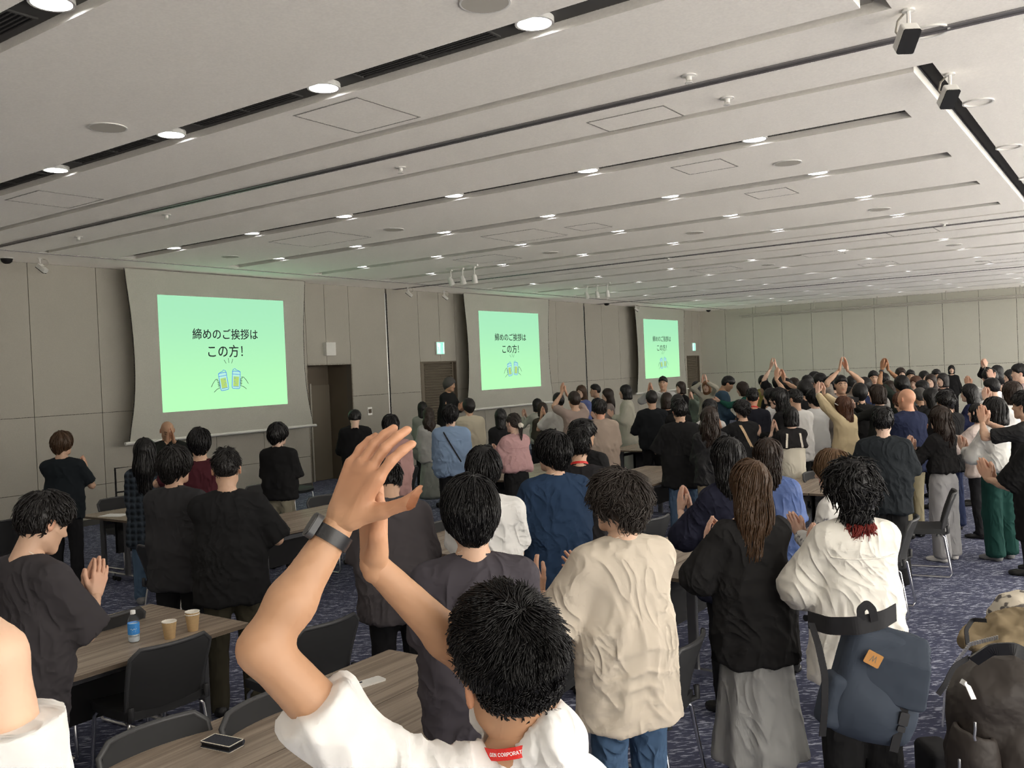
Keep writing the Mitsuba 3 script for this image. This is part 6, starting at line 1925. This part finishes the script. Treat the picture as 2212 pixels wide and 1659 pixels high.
put(k + '__flap', local_mesh(flap, (-0.25, -0.13, -0.03), (0.25, 0.24, 0.16), 0.008, M, 0.004, (9, 9, 9), 4), 'm_bag_navy', True)
pt = prism(rrect(0.064, 0.052, 0.005), 0.003)
put(k + '__patch', moved(pt, M @ frame_mat([-0.075, 0.085, 0.100], [0.97, -0.24, 0], [0.24, 0.97, 0], [0, 0, 1.0])), 'm_leather_tan', 30)
zz_ = prism(unary_union([stroke([(-0.012, -0.014), (-0.005, 0.012), (0.0, -0.010), (0.006, 0.013), (0.012, -0.010)], 0.002)]), 0.001)
put(k + '__patch__emblem', moved(zz_, M @ frame_mat([-0.075, 0.085, 0.1030], [0.97, -0.24, 0], [0.24, 0.97, 0], [0, 0, 1.0])), 'm_door')
put(k + '__buckle', moved(join([prism(rrect(0.036, 0.05, 0.006), 0.012), prism(affinity.translate(rrect(0.030, 0.022, 0.004), 0, -0.04), 0.010)]), M @ frame_mat([0.085, -0.105, 0.110], bx * 0 + [1, 0, 0], [0, 1, 0], [0, 0, 1.0])), 'm_buckle', 30)
put(k + '__buckle_strap', moved(join([box([0.068, -0.24, 0.098], [0.102, -0.06, 0.103])]), M), 'm_webbing')
put(k + '__side_pocket', local_mesh(lambda p: rbox(p, (-0.155, -0.12, 0.02), (0.045, 0.105, 0.06), 0.03), (-0.23, -0.26, -0.07), (-0.08, 0.02, 0.11), 0.009, M, 0.006, (12, 12, 12), 6), 'm_bag_navy', True)


def band_world(pts, width, thick, nrm):
    o = {'_world': lambda V: V}
    return [tuple(p) + tuple(nrm) for p in pts], o


def world_strap(key, pix, width, thick, matkey):
    pts = [tuple(at(px, py, dist=d)) + tuple(BACKV) for px, py, d in pix]
    strap({'_world': lambda V: V}, key, 'strap', pts, width, thick, matkey)


world_strap(k, [(1745, 1338, 3.62), (1790, 1352, 3.52), (1850, 1352, 3.46), (1908, 1338, 3.50), (1935, 1322, 3.60)], 0.07, 0.006, 'm_webbing')
world_strap(k, [(1752, 1345, 3.56), (1768, 1395, 3.47), (1782, 1460, 3.45), (1781, 1530, 3.45), (1776, 1590, 3.47)], 0.026, 0.004, 'm_webbing')
world_strap(k, [(1860, 1340, 3.47), (1858, 1316, 3.46), (1872, 1304, 3.46), (1884, 1316, 3.46), (1888, 1342, 3.47)], 0.030, 0.006, 'm_webbing')

# black backpack on the curly haired person farther back
o = pack2
pc = o['_world'](np.array([[0, -0.21, 1.17]]))[0]
Mp = np.array(o['_M'])
Mp = Mp.copy()
Mp[:3, 3] = pc
k = numbered('backpack')
tag(k, 'black backpack worn by the person with curly hair and glasses', 'backpack')
put(k + '__body', local_mesh(lambda p: smin(rbox(p, (0, 0, 0), (0.16, 0.085, 0.23), 0.07), rbox(p, (0, -0.07, -0.08), (0.13, 0.05, 0.11), 0.04), 0.03), (-0.2, -0.16, -0.28), (0.2, 0.13, 0.28), 0.013, Mp, 0.008, (10, 10, 14), 3), 'm_webbing', True)
put(k + '__compression_strap', (lambda m: m)(moved(join([box([-0.17, -0.135, z], [0.17, -0.128, z + 0.03]) for z in (0.05, 0.12)]), Mp)), 'm_buckle')

# microphone of the speaker
mic = at(1003, 852, dist=17.3)
wv = [o for o in PEOPLE if o['label'].startswith('speaker')][0]
mw = wv['_world'](wv['_fig'].W['L'][None])[0]
k = numbered('microphone')
tag(k, 'silver microphone in the hand of the speaker on the stage', 'microphone')
put(k + '__handle', cyl(mw + [0, 0, 0.02], mw + RIGHTV * 0.10 + [0, 0, 0.12], 0.014, 10), 'm_watch', True)
put(k + '__head', trimesh.creation.icosphere(2, 0.027).apply_translation(mw + RIGHTV * 0.115 + [0, 0, 0.135]), 'm_steel', True)

# ------------------------------------------------------------------ bags at the right edge
b0 = at(2140, 1560, dist=3.95)
vx = unit(np.array([RIGHTV[0], RIGHTV[1], 0]))
vy = np.array([-vx[1], vx[0], 0])
M = frame_mat([b0[0], b0[1], 0.0], vx, vy, [0, 0, 1.0])
zt = at(2150, 1392, dist=4.05)[2]
k = numbered('backpack')
tag(k, 'big dark brown nylon backpack with open zips standing at the lower right corner', 'backpack')
Hh_ = zt
put(k + '__body', local_mesh(lambda p: smin(smin(rbox(p, (0.05, 0.02, Hh_ * 0.45), (0.20, 0.15, Hh_ * 0.45), 0.11), ell(p, (0.10, 0.0, Hh_ * 0.72), (0.20, 0.18, Hh_ * 0.26)), 0.08), ell(p, (0.10, -0.15, Hh_ * 0.42), (0.15, 0.10, Hh_ * 0.26)), 0.05), (-0.32, -0.34, -0.02), (0.42, 0.28, 1.25), 0.0105, M, 0.022, (5, 5, 4), 7, True), 'm_bag_brown', True)
put(k + '__front_pocket', local_mesh(lambda p: smax(np.abs(ell(p, (-0.13, -0.10, Hh_ * 0.45), (0.09, 0.12, Hh_ * 0.28))) - 0.010, p[:, 2] - Hh_ * 0.60 + 0.3 * p[:, 0], 0.01), (-0.30, -0.30, 0.0), (0.02, 0.08, 1.0), 0.010, M, 0.008, (8, 8, 8), 9), 'm_bag_brown', True)
zp = [M[:3, :3] @ np.array(q) + M[:3, 3] for q in [(-0.20, 0.02, Hh_ * 0.62), (-0.18, 0.03, Hh_ * 0.80), (-0.12, 0.06, Hh_ * 0.92), (-0.02, 0.12, Hh_ * 1.0), (0.12, 0.15, Hh_ * 1.02)]]
zt_ = np.linspace(0, 4, 46)
for tz in zt_:
    i = min(int(tz), 3)
    q = zp[i] * (1 - (tz - i)) + zp[i + 1] * (tz - i)
    put(k + '__zip_tooth', box(q - [0.004, 0.004, 0.009], q + [0.004, 0.004, 0.009]), 'm_steel')
for px, py in ((2106, 1560), (2072, 1640)):
    q = at(px, py, dist=3.62)
    put(k + '__zip_pull', tube([q, q - [0, 0, 0.03], q - [0.004, 0, 0.06], q - [0, 0, 0.075]], 0.006, 6), 'm_steel', True)
world_strap(k, [(2092, 1420, 3.8), (2060, 1440, 3.75), (2040, 1480, 3.72), (2026, 1500, 3.72)], 0.022, 0.004, 'm_webbing')
world_strap(k, [(2075, 1470, 3.66), (2090, 1480, 3.60), (2103, 1510, 3.56)], 0.020, 0.004, 'm_white')
world_strap(k, [(2100, 1428, 3.80), (2140, 1402, 3.74), (2190, 1400, 3.70), (2235, 1425, 3.70)], 0.05, 0.012, 'm_leather_black')

j0 = at(2190, 1382, dist=4.65)
M = frame_mat(j0, vx, vy, [0, 0, 1.0])
k = put('jacket', local_mesh(lambda p: smin(ell(p, (-0.05, 0, 0.0), (0.20, 0.15, 0.065)), ell(p, (0.10, 0.02, 0.045), (0.20, 0.14, 0.075)), 0.06), (-0.34, -0.25, -0.16), (0.40, 0.28, 0.22), 0.0085, M, 0.036, (8, 8, 11), 5, True), 'm_jacket_olive', True)
tag(k, 'crumpled olive brown jacket lying on the bag behind the big dark brown backpack', 'jacket')
k = numbered('shoulder_bag')
tag(k, 'black leather bag under the crumpled olive brown jacket', 'bag')
put(k + '__body', local_mesh(lambda p: rbox(p, (0.06, 0, (j0[2] - 0.07) / 2), (0.24, 0.13, (j0[2] - 0.05) / 2), 0.05), (-0.3, -0.2, -0.05), (0.4, 0.2, j0[2] + 0.1), 0.013, frame_mat([j0[0], j0[1], 0], vx, vy, [0, 0, 1.0]), 0.012, (6, 6, 6), 2), 'm_leather_black', True)
world_strap(k, [(2090, 1392, 4.5), (2086, 1360, 4.5), (2100, 1338, 4.5), (2130, 1340, 4.45)], 0.02, 0.006, 'm_leather_black')
c0 = at(2200, 1290, dist=5.3)
k = put('cardigan', local_mesh(lambda p: smin(ell(p, (0, 0, -0.05), (0.15, 0.14, 0.16)), ell(p, (0.05, 0, -0.32), (0.20, 0.15, 0.26)), 0.08), (-0.28, -0.25, -0.62), (0.34, 0.25, 0.2), 0.014, frame_mat([c0[0], c0[1], 0.60], vx, vy, [0, 0, 1.0]), 0.03, (6, 6, 6), 5, True), 'm_knit_cream', True)
tag(k, 'cream and black patterned knit over a bag at the right picture edge', 'cardigan')
s0 = at(2212, 1330, dist=5.0)
k = put('tote_bag', local_mesh(lambda p: rbox(p, (0.03, 0, 0.26), (0.16, 0.09, 0.26), 0.06), (-0.2, -0.16, -0.05), (0.3, 0.16, 0.6), 0.014, frame_mat([s0[0], s0[1], 0], vx, vy, [0, 0, 1.0]), 0.015, (6, 6, 6), 8), 'm_slate', True)
tag(k, 'slate blue fabric tote at the right picture edge beside the patterned knit', 'bag')
d0 = at(2024, 1648, z=0.10)
k = numbered('pouch')
tag(k, 'small black pouch on the carpet left of the big dark brown backpack', 'bag')
put(k + '__body', local_mesh(lambda p: rbox(p, (0, 0, 0.10), (0.075, 0.11, 0.10), 0.035), (-0.12, -0.16, -0.03), (0.12, 0.16, 0.24), 0.009, frame_mat([d0[0], d0[1], 0], vx, vy, [0, 0, 1.0]), 0.006, (12, 12, 12), 3), 'm_webbing', True)
put(k + '__zip', tube([np.array([d0[0], d0[1], 0]) + vx * -0.07 + vy * y + [0, 0, 0.165] for y in (-0.09, 0, 0.09)], 0.004, 6), 'm_buckle', True)

# frilled lower layer and sash of the black blouse
print_tris = STATS['tri']
